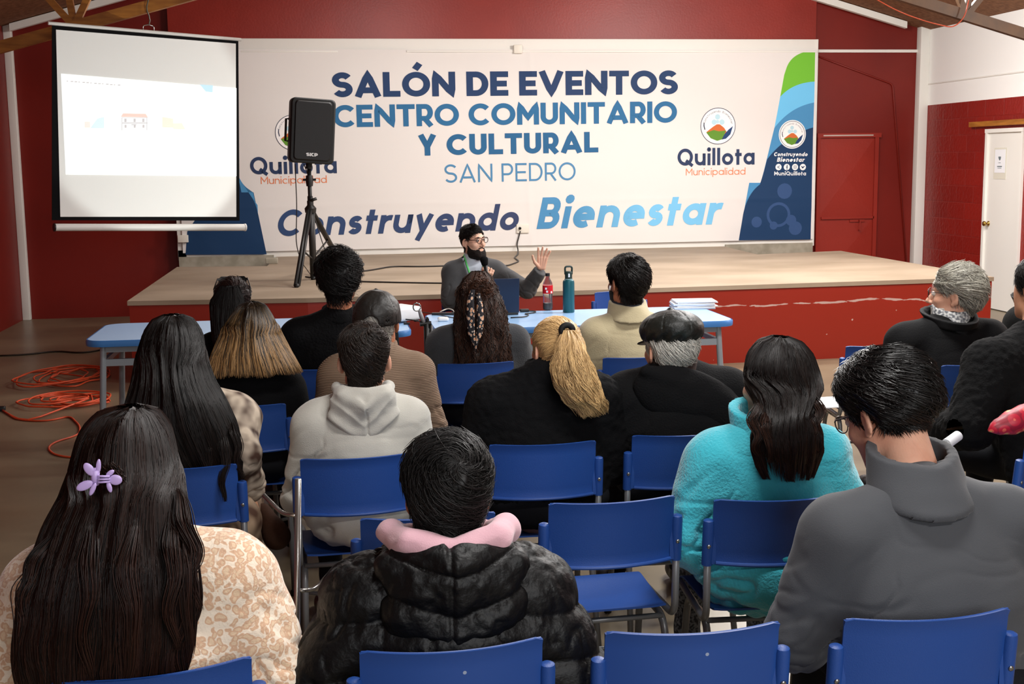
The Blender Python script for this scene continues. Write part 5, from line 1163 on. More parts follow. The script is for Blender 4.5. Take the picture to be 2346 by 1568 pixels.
# ---- front row -------------------------------------------------------------
def person_glasses_on_head():
    p = Person('person in black with dark tied hair and glasses pushed up on the head', (-.455, 6.06), 0, top=1.215, sz=.93, sw=.185, lean=.04, hs=.90, h=.007).body()
    p.garment('sweater', BLACKCLOTH, .012, 1.1, .48); p.trousers(TROUSER)
    p.short_hair(hair_mat('auburn_black_hair', '#080505', '#2e1a16'), .02, nape=-.11, L=.06, n=2200, pole=(0, -.8, .5), swirl=.1, messy=.12, r=.0014)
    b = MB()
    for s in (-1, 1):
        b.tube([(s*.022, .03, .135), (s*.06, .025, .135), (s*.078, .01, .122), (s*.06, .015, .105), (s*.025, .03, .112), (s*.022, .03, .135)], .004, n=6)
        b.add([(s*.022, .03, .135), (s*.076, .015, .130), (s*.07, .01, .107), (s*.025, .03, .112)], [(0, 1, 2, 3)]); b.tube([(s*.078, .012, .13), (s*.096, -.04, .08), (s*.092, -.07, .02)], .003, n=6)
    acc(p, 'glasses', b, blk)
    b = MB(); b.tube([(-.022, -.128, .052), (-.01, -.134, .060), (.01, -.134, .060), (.022, -.128, .052)], .006, n=8); acc(p, 'hair_tie', b, mat('pink_elastic', '#b24a6a', .6))
    p.long_hair(HB, rings_px(p, [(655, 505, 545, -.05, .03), (690, 482, 560, -.03, .06), (735, 485, 548, -.06, .06), (775, 490, 545, -.09, .06), (800, 497, 540, -.10, .05)]), n=700, r=.0016, open_deg=10, name='ponytail', K=10)
person_glasses_on_head()
def person_black_sweater():
    p = Person('broad man in a black knitted sweater with short black hair, in the front row', (.045, 6.06), 0, top=1.335, sz=.99, sw=.268, lean=.04, hx=.01, hs=1.06, h=.007, bulk=1.15, skin=SKIN_T, belly=.02).body()
    p.garment('sweater', mat('black_cable_knit', '#0a0a0c', .9, .15, bump=.5, bscale=90), .014, 1.2, .48); p.trousers(TROUSER)
    p.collar('collar', BLACKCLOTH, -.01, .03, .078, .07, .008)
    p.short_hair(HBS, .026, nape=-.085, L=.038, n=3800, lift=.016, tuft=.012, messy=.5, r=.0015)
person_black_sweater()
def person_scarf():
    p = Person('woman with long dark curly hair and a flowered scarf tied in it, grey sweater', (.73, 6.05), 0, top=1.205, sz=.925, sw=.245, lean=.03, hx=-.005, hs=.98, h=.007, bulk=1.15).body()
    p.garment('sweater', cloth_mat('charcoal_wool', '#3a3b3e', '#323336', .4, 200), .014, 1.2, .48); p.trousers(TROUSER)
    sh = lambda P, u: np.clip(u*.5+.5*np.exp(-((P[:, 2]-1.17)/.035)**2)*np.exp(-((P[:, 0])/.05)**2), 0, 1)
    hm = hair_mat('curly_dark_hair', '#0d0807', '#54301d', .5)
    p.long_hair(hm, rings_px(p, [(622, 1088, 1106, .02, .02), (636, 1070, 1120, .03, .07), (662, 1058, 1134, .03, .105), (700, 1054, 1140, .0, .11), (740, 1052, 1150, -.03, .11), (790, 1048, 1158, -.06, .10), (830, 1052, 1160, -.075, .09), (858, 1070, 1140, -.085, .075)]), n=2600, r=.0017, wave=.02, wavel=.18, curl=.014, ragged=.2, groove=.018, shade=sh, off=.010, yaw=.0, open_deg=50, coil=(.010, 5))
    # knot of hair and scarf
    g_ = np.random.default_rng(5); n = 420; t = np.linspace(0, 1, 14); c0 = np.array([0, -.088, 1.165])+g_.normal(size=(n, 3))*np.array([.022, .010, .018]); ph = g_.random((n, 1))*6.3; rr_ = .007+.006*g_.random((n, 1)); P_ = np.stack([c0[:, :1]+rr_*np.cos(t*9+ph)+.03*(g_.random((n, 1))-.5)*t, c0[:, 1:2]-.012+.006*np.sin(t*5+ph), c0[:, 2:]+rr_*np.sin(t*9+ph)-.05*t*g_.random((n, 1))], -1)
    V2, F2 = tubes_mesh(P_, np.full((n, 14), .0017)); mk('hair_knot', V2, F2, hm, p.t, attr=np.repeat(np.clip(.2+g_.random(n)*.9, 0, 1), 42))
    T = NT('flowered_scarf'); T.set(Roughness=.7); co = obj_co(T, (1, 1, 1)); v = T.n('ShaderNodeTexVoronoi'); v.inputs['Scale'].default_value = 52; T.l(co, v.inputs['Vector'])
    r1 = T.n('ShaderNodeValToRGB'); e = r1.color_ramp.elements; e[0].color = lin('#e7c9b2'); e[0].position = .0; e[1].color = lin('#101019'); e[1].position = .42; x_ = r1.color_ramp.elements.new(.2); x_.color = lin('#c9814f'); x_ = r1.color_ramp.elements.new(.34); x_.color = lin('#d9cfc4'); r1.color_ramp.interpolation = 'CONSTANT'
    T.l(v.outputs[0], r1.inputs[0]); T.l(r1.outputs[0], T.b.inputs['Base Color'])
    for k, pts in enumerate(([(1083, 664, 5), (1078, 690, 8), (1078, 730, 9), (1080, 765, 8), (1088, 792, 3), (1089, 802, 1)], [(1096, 672, 4), (1099, 700, 7), (1101, 735, 8), (1098, 765, 7), (1092, 788, 3), (1090, 800, 1)])):
        V = []
        for px_, py_, w_ in pts:
            for s_, d_ in ((-1, 0), (-.3, -.012), (.3, -.004), (1, .004)):
                q_ = loc_of(p, px_+s_*w_, py_, 5.835+d_-.02*k); V.append(q_)
        n_ = len(pts); V = np.array(V); VB = V+np.array([0, .004, 0]); F = gridF(n_, 4); e1 = np.arange(n_-1)*4; N_ = len(V)
        S_ = np.concatenate([np.stack([e1, e1+4, e1+4+N_, e1+N_], 1), np.stack([e1+3, e1+3+N_, e1+7+N_, e1+7], 1)]); mk('scarf_tail', np.r_[V, VB], [F, F[:, ::-1]+N_, S_], T.m, p.t)
person_scarf()
def person_fleece():
    p = Person('man in a beige fleece with short dark hair, beard and a white earbud', (1.50, 6.05), 0, top=1.275, sz=.945, sw=.245, lean=.04, hx=-.01, hrot=(0, 0, .38), hs=1.04, h=.006, bulk=1.1, skin=SKIN_T, face=True).body()
    m = cloth_mat('beige_fleece', '#b9ad8c', '#ada080', .2, 160, .4)
    p.garment('fleece_jacket', m, .016, 1.2, .48, .006); p.trousers(TROUSER); p.collar('collar', m, -.005, .062, .098, .080, .011, tilt=.2, wob=.006)
    p.collar('collar_lining', mat('dark_lining', '#22242c', .7), -.004, .069, .090, .072, .004, tilt=.2, wob=.006)
    p.short_hair(HB, .021, nape=-.088, L=.035, n=3600, lift=.009, tuft=.007, r=.0013, fade=.025, ear=.034)
    solid('beard', lambda P: np.maximum(head_base(p.tofr(P))*p.hs-.006, np.maximum(p.tofr(P)[:, 2]+.035+.5*np.maximum(p.tofr(P)[:, 1]-.06, 0), -p.tofr(P)[:, 1]+.012)), p.hc-.15, p.hc+.13, .006, mat('dark_beard', '#15100d', .7, bump=.6, bscale=300), p.t)
    b = MB(); b.tube([(-.090, .008, -.008), (-.092, .012, -.03)], .005, n=8); acc(p, 'earbud', b, mat('white_earbud', '#f0f0f0', .3))
person_fleece()
# ---- second row --------------------------------------------------------------
def baseball_cap(p):
    lm = mat('worn_black_leather', '#1a1817', .5, .35, var='#25221f', vscale=9, bump=.35, bscale=45)
    def f(P):
        q = P; d = ell(q, (0, -.016, .030), (.101, .122, .112)); inner = ell(q, (0, -.016, .026), (.095, .116, .106)); zc = q[:, 2]-.004-.06*q[:, 1]
        d = smax(d, -zc, .004); d = np.maximum(d, -inner)
        hole = np.sqrt(q[:, 0]**2+np.clip(q[:, 2]-.012, 0, 1)**2)-.032; hole = np.maximum(hole, -(zc-.014)); hole = np.where(q[:, 1] < -.03, hole, 1.); d = smax(d, -hole, .003)
        vis = ell(q-np.array([0, .10, .022]), (0, 0, 0), (.075, .085, .007), rotm(-.35, 0, 0)); d = smin(d, vis, .008); d = smin(d, ell(q, (0, -.016, .142), (.008, .008, .005)), .002)
        an = np.arctan2(q[:, 0], q[:, 1]+.016); return d+.0022*np.exp(-(np.sin(an*3)/.05)**2)
    V, F = nets(f, (-.12, -.15, -.03), (.12, .20, .16), .0045); V = V+vnormals(V, F)*(.0025*fbm(V*22, 2))[:, None]; return mk('cap', p.frto(V), F, lm, p.t)
def person_cap():
    p = Person('elderly man in a taupe ribbed sweater and a black leather baseball cap', (.19, 5.12), 0, top=1.225, sz=.945, sw=.228, lean=.04, hx=.01, hrot=(0, 0, -.25), hs=1.0, h=.006, bulk=1.1, skin=SKIN_T).body()
    T = NT('taupe_ribbed_knit'); T.set(Roughness=.9); T.b.inputs['Base Color'].default_value = lin('#7b6552'); co = obj_co(T, (1, 1, 1)); w = T.n('ShaderNodeTexWave', bands_direction='Z'); w.inputs['Scale'].default_value = 46; w.inputs['Distortion'].default_value = 1.5; T.l(co, w.inputs['Vector'])
    bp = T.n('ShaderNodeBump'); bp.inputs['Strength'].default_value = .6; bp.inputs['Distance'].default_value = .004; T.l(w.outputs[1], bp.inputs['Height']); T.l(bp.outputs[0], T.b.inputs['Normal'])
    p.garment('sweater', T.m, .014, 1.2, .48, .006); p.trousers(TROUSER); p.collar('collar', T.m, -.01, .028, .083, .074, .008)
    p.short_hair(HG, .009, nape=-.085, L=.03, n=2600, lift=.005, tuft=.004, r=.0013, swirl=.2); baseball_cap(p)
person_cap()
def person_ombre():
    p = Person('woman in black with straight brown hair lightening to blond at the ends', (-.335, 5.18), 0, top=1.185, sz=.885, sw=.21, lean=.04, hx=.0, hs=.96, h=.007, bulk=1.1).body()
    p.garment('sweater', BLACKCLOTH, .016, 1.25, .48); p.trousers(TROUSER)
    sh = lambda P, u: np.clip((1.15-P[:, 2]+.09*(u-.3))/.17, 0, 1)**1.3*np.clip(u*1.5-.15, .05, 1)+.04*u
    p.long_hair(hair_mat('ombre_hair', '#0b0705', '#a27c4e', .45, .35), rings_px(p, [(692, 571, 585, .06, .03), (700, 548, 606, .06, .08), (725, 530, 622, .05, .115), (765, 508, 640, .02, .12), (805, 488, 662, -.02, .115), (850, 474, 686, -.055, .10)]), n=4200, r=.0014, ragged=.08, shade=sh, groove=.008, off=.008, open_deg=55, clump=.3)
person_ombre()
# ---- third row ----------------------------------------------------------------
def person_hoodie():
    p = Person('man in a light grey hoodie seen from behind, short dark hair, ears showing', (.10, 4.22), 0, top=1.205, sz=.925, sw=.222, lean=.05, hx=.015, hy=.06, hs=.98, skin=SKIN_P, h=.005, bulk=1.05).body()
    m = cloth_mat('grey_sweatshirt_fleece', '#b9b6ad', '#b2afa6', .2, 300, .3)
    p.garment('hoodie', m, .014, 1.2, .47, .010, extra=lambda P, d: smin(d, ell(P, (0, -.02, .56), (.195, .15, .14)), .05)); p.trousers(TROUSER)
    c = p.nb
    def f(P):
        q = P-c; x = np.abs(q[:, 0]); y = q[:, 1]; z = q[:, 2]; A_ = np.stack([x, y, z], 1)
        pouch = ell(q, (0, -.085, -.045), (.125, .055, .115)); d = smax(pouch, (x*.80-(z+.165)*.95)*.75, .02)
        rim = np.minimum(cap(A_, (.0, -.140, -.025), (.070, -.105, .022), .022, .023), cap(A_, (.070, -.105, .022), (.086, -.02, .034), .023, .022))
        rim = np.minimum(rim, cap(A_, (.086, -.02, .034), (.055, .09, .0), .022, .02))
        d = smin(d, rim, .022); return smax(d, -ell(q, (0, -.04, .075), (.080, .075, .06)), .018)
    def dp(V):
        u = V[:, 2]-c[2]-.75*np.abs(V[:, 0]-c[0])+.012*fbm(V*10, 2); return -.010*np.abs(np.sin(u*44))*np.clip((c[2]+.03-V[:, 2])/.05, 0, 1)*np.clip((c[2]-.03-V[:, 2])*-12+1.2, .25, 1)+.004*fbm(V*18, 2)-.006*np.exp(-((V[:, 0]-c[0]-.01)/.004)**2)*(V[:, 2] < c[2]-.02)
    solid('hood', f, c+np.array([-.19, -.22, -.22]), c+np.array([.19, .16, .13]), .0042, m, p.t, 2, dp)
    p.short_hair(hair_mat('dark_brown_short_hair', '#0a0706', '#2c2019'), .013, nape=-.088, L=.03, n=3600, lift=.006, tuft=.005, pole=(.15, -.55, 1), top_extra=.008, ear=.036)
person_hoodie()
def person_ponytail():
    p = Person('woman in a black sweater with a blond ponytail held by a black hair tie', (.755, 4.29), 0, top=1.205, sz=.965, sw=.258, lean=.04, hx=.045, hy=.07, hrot=(0, 0, .3), hs=.97, h=.006, bulk=1.25, belly=.02, face=True, skin=SKIN_P).body()
    p.garment('sweater', BLACKCLOTH, .018, 1.3, .48, .006, 'fluff'); p.trousers(TROUSER); p.collar('collar', BLACKCLOTH, -.01, .03, .085, .075, .009)
    hm = hair_mat('blond_hair', '#6e4c28', '#e3bd84', .4, .45); q0 = p.tofr(np.array([loc_of(p, 1300, 757, 4.25)]))[0]; pole = (q0[0]+.01, -1.0, .45)
    p.short_hair(hm, .010, nape=-.075, L=.13, n=3600, lift=.004, tuft=.003, r=.0012, swirl=.0, messy=.05, pole=pole, shade0=.55, ear=.022, K=9)
    tp_ = np.array(loc_of(p, 1299, 757, 4.23)); b = MB(); b.tube([tp_+np.array([.020*math.cos(t), -.0, .018*math.sin(t)]) for t in np.linspace(0, 2*PI, 20)], .011, n=10); b.build('hair_tie', mat('black_elastic', '#0b0b0c', .7), p.t, True)
    sh = lambda P, u: np.clip(.25+.6*u+.25*vnoise(P*25), 0, 1)
    p.long_hair(hm, rings_px(p, [(756, 1296, 1308, -.06, .015), (770, 1290, 1324, -.075, .025), (800, 1284, 1334, -.10, .032), (840, 1276, 1350, -.12, .038), (880, 1278, 1364, -.13, .04), (915, 1304, 1372, -.13, .035), (940, 1332, 1372, -.125, .02)]), n=3600, r=.0013, openz=0, wave=.02, wavel=.35, curl=.008, ragged=.2, groove=.010, shade=sh, name='ponytail', off=.008, clump=.5, coil=(.006, 2.2))
person_ponytail()
def person_flatcap():
    p = Person('old man in a black coat and a black leather flat cap, white hair below it', (1.26, 4.33), 0, top=1.19, sz=.955, sw=.262, lean=.05, hx=-.03, hrot=(0, 0, .28), hs=1.0, h=.006, bulk=1.2, skin=SKIN_P, face=True).body()
    cm = cloth_mat('black_coat_wool', '#09090b', None, .3, 150, 0, .9)
    p.garment('coat', cm, .020, 1.3, .46, .006); p.trousers(TROUSER); p.collar('collar', mat('brown_collar', '#2b1a15', .8), .0, .045, .088, .076, .007)
    c = p.nb
    def f(P):
        q = P-c; x = q[:, 0]; d = ell(q, (.03, -.085, -.10), (.22, .05, .115), rotm(0, .38, 0)); return smin(d, cap(q, (-.14, -.105, .02), (.22, -.10, -.125), .014), .03)
    solid('hood', f, c+np.array([-.28, -.2, -.28]), c+np.array([.30, .03, .1]), .006, cm, p.t, 2, lambda V: .004*fbm(V*12, 2))
    p.short_hair(HG, .016, nape=-.088, L=.045, n=2600, lift=.007, tuft=.006, r=.0013, shade0=.6)
    lm = mat('black_cap_leather', '#101210', .46, .35, var='#1f211e', vscale=8, bump=.4, bscale=40)
    def g(P):
        q = (P-np.array([0, -.014, .080]))@rotm(-.12, 0, 0); an = np.arctan2(q[:, 0], q[:, 1]); d = ell(q, (0, -.004, .0), (.113, .132, .072)); d = d+.004*np.exp(-(np.sin(an*4)/.06)**2)*np.clip((q[:, 2]+.02)/.03, 0, 1)-.004*np.sin(an*13+3*q[:, 2]*30)*np.exp(-((q[:, 2]+.03)/.02)**2)
        d = smin(d, np.maximum(ell(q, (0, 0, -.03), (.088, .108, .06)), -q[:, 2]-.062), .012); d = smin(d, ell(q, (0, .12, -.045), (.07, .06, .007), rotm(-.2, 0, 0)), .01); d = smax(d, -q[:, 2]-.068, .004); return smin(d, ell(q, (0, -.004, .073), (.012, .012, .007)), .003)
    V, F = nets(g, (-.17, -.2, -.03), (.17, .22, .17), .0045); mk('flat_cap', p.frto(V), F, lm, p.t)
person_flatcap()
def person_long_black():
    p = Person('woman with very long straight black hair and a brown and white patterned blouse', (-.475, 4.19), 0, top=1.235, sz=.965, sw=.215, lean=.05, hx=-.035, hs=.98, h=.006, bulk=1.1,
               arms=[((-.215, .04, .66), (-.10, .30, .60)), ((.225, -.0, .67), (.185, .22, .655))], hands=[None, dict(d=(.15, .45, -.8), n=(-.8, -.2, 0), thumb=(-.3, -1, .3), curl=.35)])
    p.arms[1] = (loc_of(p, 545, 1035, 4.13), loc_of(p, 573, 1122, 4.33)); p.body()
    m = mat('patterned_blouse', '#b9a996', .7, .3, var='#3f2a20', vscale=19, vdetail=1, bump=.1, bscale=30)
    p.garment('blouse', m, .016, 1.25, .46, .009); p.trousers(mat('patterned_skirt', '#4a3226', .7, .3, var='#9a826a', vscale=14, vdetail=1), 'skirt', th=.03)
    sh = lambda P, u: np.clip(u*.45+.9*np.exp(-((P[:, 0]-.10)/.06)**2)*np.clip((.86-P[:, 2])/.1, 0, 1)*u, 0, 1)
    p.long_hair(hair_mat('long_black_hair', '#040303', '#20140f', .42, .28), rings_px(p, [(722, 378, 412, .03, .03), (732, 350, 440, .05, .08), (765, 328, 462, .05, .115), (820, 318, 468, .02, .125), (870, 312, 482, -.03, .12), (920, 292, 512, -.07, .11), (975, 282, 538, -.09, .10), (1040, 318, 552, -.10, .085), (1095, 372, 548, -.10, .07)]), n=4200, r=.0013, ragged=.14, groove=.010, off=.008, shade=sh, clump=.8, open_deg=55)
    p.locks(bpy.data.materials['long_black_hair'], [[(500, 980, -.17), (520, 1040, -.185), (508, 1100, -.20), (514, 1150, -.21)], [(520, 960, -.14), (545, 1010, -.16), (540, 1060, -.17), (556, 1100, -.17)], [(480, 1000, -.17), (470, 1050, -.185), (480, 1090, -.19), (468, 1120, -.19)]], 60, .009)
    bt = np.array(loc_of(p, 602, 1172, 4.46)); bt2 = np.array(loc_of(p, 638, 1228, 4.36))
    solid('boot', lambda P: smin(cap(P, bt, bt2, .030, .038), ell(P, bt2+np.array([-.01, .05, -.01]), (.045, .10, .04)), .04), np.minimum(bt, bt2)-.14, np.maximum(bt, bt2)+.2, .007, mat('brown_suede_boot', '#3d261a', .85, .2, bump=.2), p.t)
person_long_black()
def person_right_black():
    X = aty(2418, 1000, 4.42)[0]
    p = Person('person in a black wool coat cut off by the right edge, bending forward', (X, 4.42), .40, top=1.34, sz=1.0, sw=.27, lean=.16, hx=.12, hy=.2, hs=1.0, h=.007, bulk=1.3, belly=.03,
               arms=[((-.36, .12, .72), (-.26, .40, .64)), ((.27, .1, .68), (.10, .34, .6))]).body()
    p.garment('coat', cloth_mat('black_coat_cloth', '#060607', None, .3, 160, 0, .95), .024, 1.5, .44, .006, 'fluff', cuff=-.06); p.trousers(TROUSER); p.short_hair(HB, .02, L=.05, n=1200)
    T = NT('red_flowered_cloth'); T.set(Roughness=.45); co = obj_co(T, (1, 1, 1)); v = T.n('ShaderNodeTexVoronoi'); v.inputs['Scale'].default_value = 22; T.l(co, v.inputs['Vector']); r1 = T.n('ShaderNodeValToRGB'); r1.color_ramp.interpolation = 'CONSTANT'; e = r1.color_ramp.elements; e[0].color = lin('#c9a05a'); e[1].color = lin('#b3122e'); e[1].position = .27; x_ = e.new(.17); x_.color = lin('#d85a4a'); x_ = e.new(.52); x_.color = lin('#8d0d26'); T.l(v.outputs[0], r1.inputs[0]); T.l(r1.outputs[0], T.b.inputs['Base Color'])
    a = aty(2276, 982, 4.06); c_ = aty(2420, 915, 4.10); b = MB(); n_ = 14; P_ = [a+(c_-a)*k/n_+np.array([0, 0, -.012*math.sin(PI*k/n_)]) for k in range(n_+1)]; R_r = [.016+.030*math.sin(min(1, (k+.6)/6)*PI/2)+.002*math.sin(k*2.1) for k in range(n_+1)]
    b.tube([a+(a-c_)/np.linalg.norm(a-c_)*.022]+P_, [.004]+R_r, n=20); o = b.build('flowered_bag', T.m, smooth=True); tag(o, 'red flowered cloth bundle held under the arm of the black-coated person at the right edge', 'cloth')
    a = np.array(aty(2168, 1018, 4.02)); b = MB(); b.lathe([(.018, 0), (.0185, 0), (.0185, .08), (.018, .08)], n=24); o = b.build('rolled_paper', mat('rolled_sheet', '#dcdde2', .6), smooth='auto'); o.matrix_world = Matrix.Translation(a) @ Matrix.Rotation(math.radians(72), 4, Vector((-.35, 1, 0)).normalized()) @ Matrix.Rotation(math.radians(-14), 4, 'X'); tag(o, 'rolled white paper behind the grey jacket collar', 'paper')
person_right_black()
# ---- second row right, front right --------------------------------------------------------------
def person_greyhair():
    p = Person('grey-haired bearded man in a black jacket, face turned to the left', (2.945, 5.52), 0, top=1.225, sz=.935, sw=.285, lean=.05, hx=.03, hrot=(0, 0, .98), hs=1.06, h=.005, bulk=1.3, belly=.05, face=True, skin=SKIN_P).body()
    p.garment('jacket', cloth_mat('black_soft_jacket', '#08080a', None, .2, 140, 0), .020, 1.3, .46, .006); p.trousers(TROUSER)
    p.collar('shirt_collar', mat('white_dotted_shirt', '#dddedc', .7, .3, var='#6d7076', vscale=90, vdetail=0), .01, .062, .082, .078, .005)
    p.collar('jacket_collar', mat('black_jacket_collar', '#08080a', .7, .2), -.005, .032, .108, .124, .009, wob=.010)
    hm = hair_mat('silver_hair', '#4a4845', '#bdb9ac', .5, .4)
    p.short_hair(hm, .022, nape=-.10, front=-.022, L=.06, n=5200, lift=.014, tuft=.010, r=.0014, swirl=.25, messy=.3, pole=(.1, .50, .86), shade0=.45, ear=.030, K=8, top_extra=.006)
    solid('beard', lambda P: np.maximum(head_base(p.tofr(P))*p.hs-.010, np.maximum(p.tofr(P)[:, 2]+.05, -p.tofr(P)[:, 1]+.03)), p.hc-.16, p.hc+.14, .006, mat('white_beard', '#c9c1b8', .8, bump=.6, bscale=250), p.t)
    eyes(p); glasses(p, mat('thin_dark_frame', '#3a2a24', .4))
person_greyhair()
def person_edge_profile():
    X = aty(2380, 680, 6.6)[0]
    p = Person('dark-haired woman in profile at the right edge beyond the grey-haired man', (X+.02, 6.6), .5, top=1.15, sz=.86, sw=.20, lean=.04, hx=-.0, hy=.05, hrot=(-.25, 0, .75), hs=1.0, h=.006, face=True, skin=SKIN_D).body()
    p.garment('coat', cloth_mat('black_padded_coat', '#080909', None, .2, 60, 0), .024, 1.4, .46, .006); p.collar('collar', mat('black_coat_collar', '#090a0a', .6, .2), -.01, .03, .11, .125, .014, wob=.01); p.trousers(TROUSER)
    p.short_hair(HB, .014, nape=-.09, L=.1, n=2200, lift=.003, tuft=.003, pole=(0, -1, .2), swirl=0, messy=.05, r=.0014); eyes(p); brows(p, mat('dark_brow', '#140d0a', .8))
person_edge_profile()
# ---- nearest rows --------------------------------------------------------------------------------
def person_teal():
    p = Person('woman in a bright turquoise fleece with dark hair falling over its collar', (1.285, 3.44), 0, top=1.205, sz=.925, sw=.235, lean=.05, hx=.03, hy=.09, hrot=(0, 0, .35), hs=1.0, h=.005, bulk=1.15, face=True, skin=SKIN_P,
               arms=[((-.262, .03, .64), (-.16, .30, .60)), ((.262, .03, .64), (.16, .30, .60))]).body()
    m = mat('turquoise_fleece', '#2fa3b4', .95, .15, var='#46b6c6', vscale=4, vdetail=4, bump=.45, bscale=130, sheen=.5)
    p.garment('fleece_top', m, .020, 1.3, .415, .011, 'cloth', extra=lambda P, d: smin(d, ell(P, (0, -.01, .56), (.235, .175, .17)), .06)); p.trousers(mat('dotted_grey_trousers', '#2a2d31', .8, .3, var='#6d7174', vscale=120, vdetail=0))
    p.collar('collar', m, -.02, .048, .108, .100, .013, tilt=.3, wob=.014)
    sh = lambda P, u: np.clip(u*.15+.95*u*np.clip((.98-P[:, 2])/.1, 0, 1), 0, 1)
    p.long_hair(hair_mat('espresso_hair', '#040303', '#382016', .45, .28), rings_px(p, [(772, 1775, 1800, .06, .03), (782, 1745, 1830, .08, .08), (810, 1722, 1852, .08, .115), (850, 1714, 1866, .06, .125), (885, 1714, 1876, .03, .12), (915, 1730, 1862, -.02, .11), (945, 1738, 1852, -.07, .09), (985, 1728, 1870, -.10, .08), (1030, 1728, 1872, -.115, .07), (1068, 1745, 1862, -.115, .05)]), n=4600, r=.0011, ragged=.22, groove=.008, off=.007, shade=sh, clump=1.6, open_deg=58, yaw=.35, curl=.004)
    p.locks(bpy.data.materials['espresso_hair'], [[(1745, 930, -.115), (1722, 965, -.15), (1742, 1000, -.165), (1728, 1030, -.16), (1738, 1046, -.155)], [(1765, 950, -.14), (1752, 990, -.165), (1772, 1030, -.175), (1762, 1060, -.17)], [(1790, 960, -.15), (1800, 1010, -.175), (1790, 1045, -.18), (1803, 1072, -.175)], [(1822, 960, -.15), (1838, 1010, -.175), (1828, 1040, -.18), (1842, 1068, -.17)], [(1845, 940, -.13), (1862, 985, -.16), (1850, 1010, -.165), (1872, 1038, -.16)], [(1850, 900, -.08), (1882, 940, -.12), (1868, 975, -.14), (1878, 1000, -.14)]], 110, .011)
person_teal()
def person_clip():
    p = Person('woman with long dark hair, lilac flower hair clip and cream leopard-print sweater', (-.405, 2.53), 0, top=1.23, sz=.955, sw=.245, lean=.05, hx=-.03, hy=.08, hs=1.0, h=.0048, bulk=1.2, belly=.02,
               arms=[((-.31, .05, .69), (-.17, .30, .61)), ((.275, .05, .66), (.17, .30, .61))]).body()
    T = NT('leopard_print_fleece'); T.set(Roughness=.95); T.b.inputs['Sheen Weight'].default_value = .4; co = obj_co(T, (1, 1, 1)); nz = T.n('ShaderNodeTexNoise'); nz.inputs['Scale'].default_value = 28; T.l(co, nz.inputs['Vector'])
    ad = T.n('ShaderNodeMix', data_type='VECTOR'); ad.inputs[0].default_value = .035; T.l(co, ad.inputs[4]); T.l(nz.outputs[1], ad.inputs[5])
    v = T.n('ShaderNodeTexVoronoi'); v.inputs['Scale'].default_value = 66; T.l(ad.outputs[1], v.inputs['Vector']); r1 = T.n('ShaderNodeValToRGB'); e = r1.color_ramp.elements; e[0].position = .30; e[0].color = lin('#dcbf9f'); e[1].position = .68; e[1].color = lin('#ead9c4'); x_ = e.new(.40); x_.color = lin('#cda587'); x_ = e.new(.54); x_.color = lin('#d0ab8c'); x_ = e.new(.61); x_.color = lin('#ead9c4')
    T.l(v.outputs[0], r1.inputs[0]); T.l(r1.outputs[0], T.b.inputs['Base Color']); n2 = T.n('ShaderNodeTexNoise'); n2.inputs['Scale'].default_value = 170; T.l(co, n2.inputs['Vector']); bp = T.n('ShaderNodeBump'); bp.inputs['Strength'].default_value = .3; bp.inputs['Distance'].default_value = .006; T.l(n2.outputs[0], bp.inputs['Height']); T.l(bp.outputs[0], T.b.inputs['Normal'])
    p.garment('sweater', T.m, .022, 1.45, .46, .012); p.trousers(TROUSER)
    sh = lambda P, u: np.clip(u*.5+.45*u*np.clip((.95-P[:, 2])/.2, 0, 1), 0, 1)
    p.long_hair(hair_mat('long_espresso_hair', '#040303', '#341d15', .42, .28), rings_px(p, [(934, 275, 325, .06, .03), (944, 225, 358, .08, .075), (985, 185, 388, .08, .11), (1050, 166, 402, .05, .12), (1110, 160, 412, .01, .12), (1180, 120, 418, -.03, .115), (1260, 85, 428, -.075, .11), (1350, 55, 440, -.105, .10), (1450, 38, 440, -.12, .09), (1545, 50, 420, -.125, .08), (1600, 80, 400, -.125, .07)]), n=7000, r=.0010, ragged=.20, groove=.009, off=.008, shade=sh, clump=1.2, open_deg=50, K=26, curl=.004)
    p.locks(bpy.data.materials['long_espresso_hair'], [[(400, 1130, -.09), (425, 1200, -.13), (450, 1270, -.16), (432, 1330, -.175), (455, 1400, -.18)], [(395, 1200, -.12), (432, 1290, -.17), (420, 1370, -.185), (442, 1450, -.185), (425, 1520, -.18)], [(410, 1220, -.13), (446, 1320, -.17), (438, 1420, -.18), (405, 1500, -.185), (415, 1560, -.18)], [(130, 1220, -.12), (70, 1300, -.14), (58, 1370, -.16), (38, 1440, -.165)], [(100, 1280, -.14), (48, 1380, -.16), (60, 1450, -.17), (36, 1540, -.17)], [(380, 1180, -.12), (400, 1300, -.19), (380, 1400, -.205), (405, 1490, -.20)], [(200, 1200, -.16), (215, 1330, -.215), (190, 1450, -.225), (210, 1560, -.22)], [(300, 1200, -.16), (285, 1330, -.215), (310, 1450, -.225), (290, 1560, -.22)]], 90, .010)
    # swept-back band of hair over the crown down to the clip
    cl = np.array(loc_of(p, 222, 1095, 2.40)); g_ = np.random.default_rng(3); n = 900; hc = p.hc; Y_ = np.zeros((n, 12, 3)); t = np.linspace(0, 1, 12)
    for i_ in range(n):
        a = g_.random()*.9+.05; s0 = np.array([hc[0]+.118*math.cos(-.1+a*1.2)*1.0, hc[1]-.02-.09*math.sin(a*1.6), hc[2]+.015+.05*a+.01*g_.normal()]); mid = np.array([hc[0]+.03+.03*g_.normal()*.5, hc[1]-.133, hc[2]+.045*a-.012+.006*g_.normal()]); e_ = cl+np.array([.018, .03, .004])+.006*g_.normal(size=3)
        Y_[i_] = np.outer((1-t)**2, s0)+np.outer(2*t*(1-t), mid)+np.outer(t*t, e_)
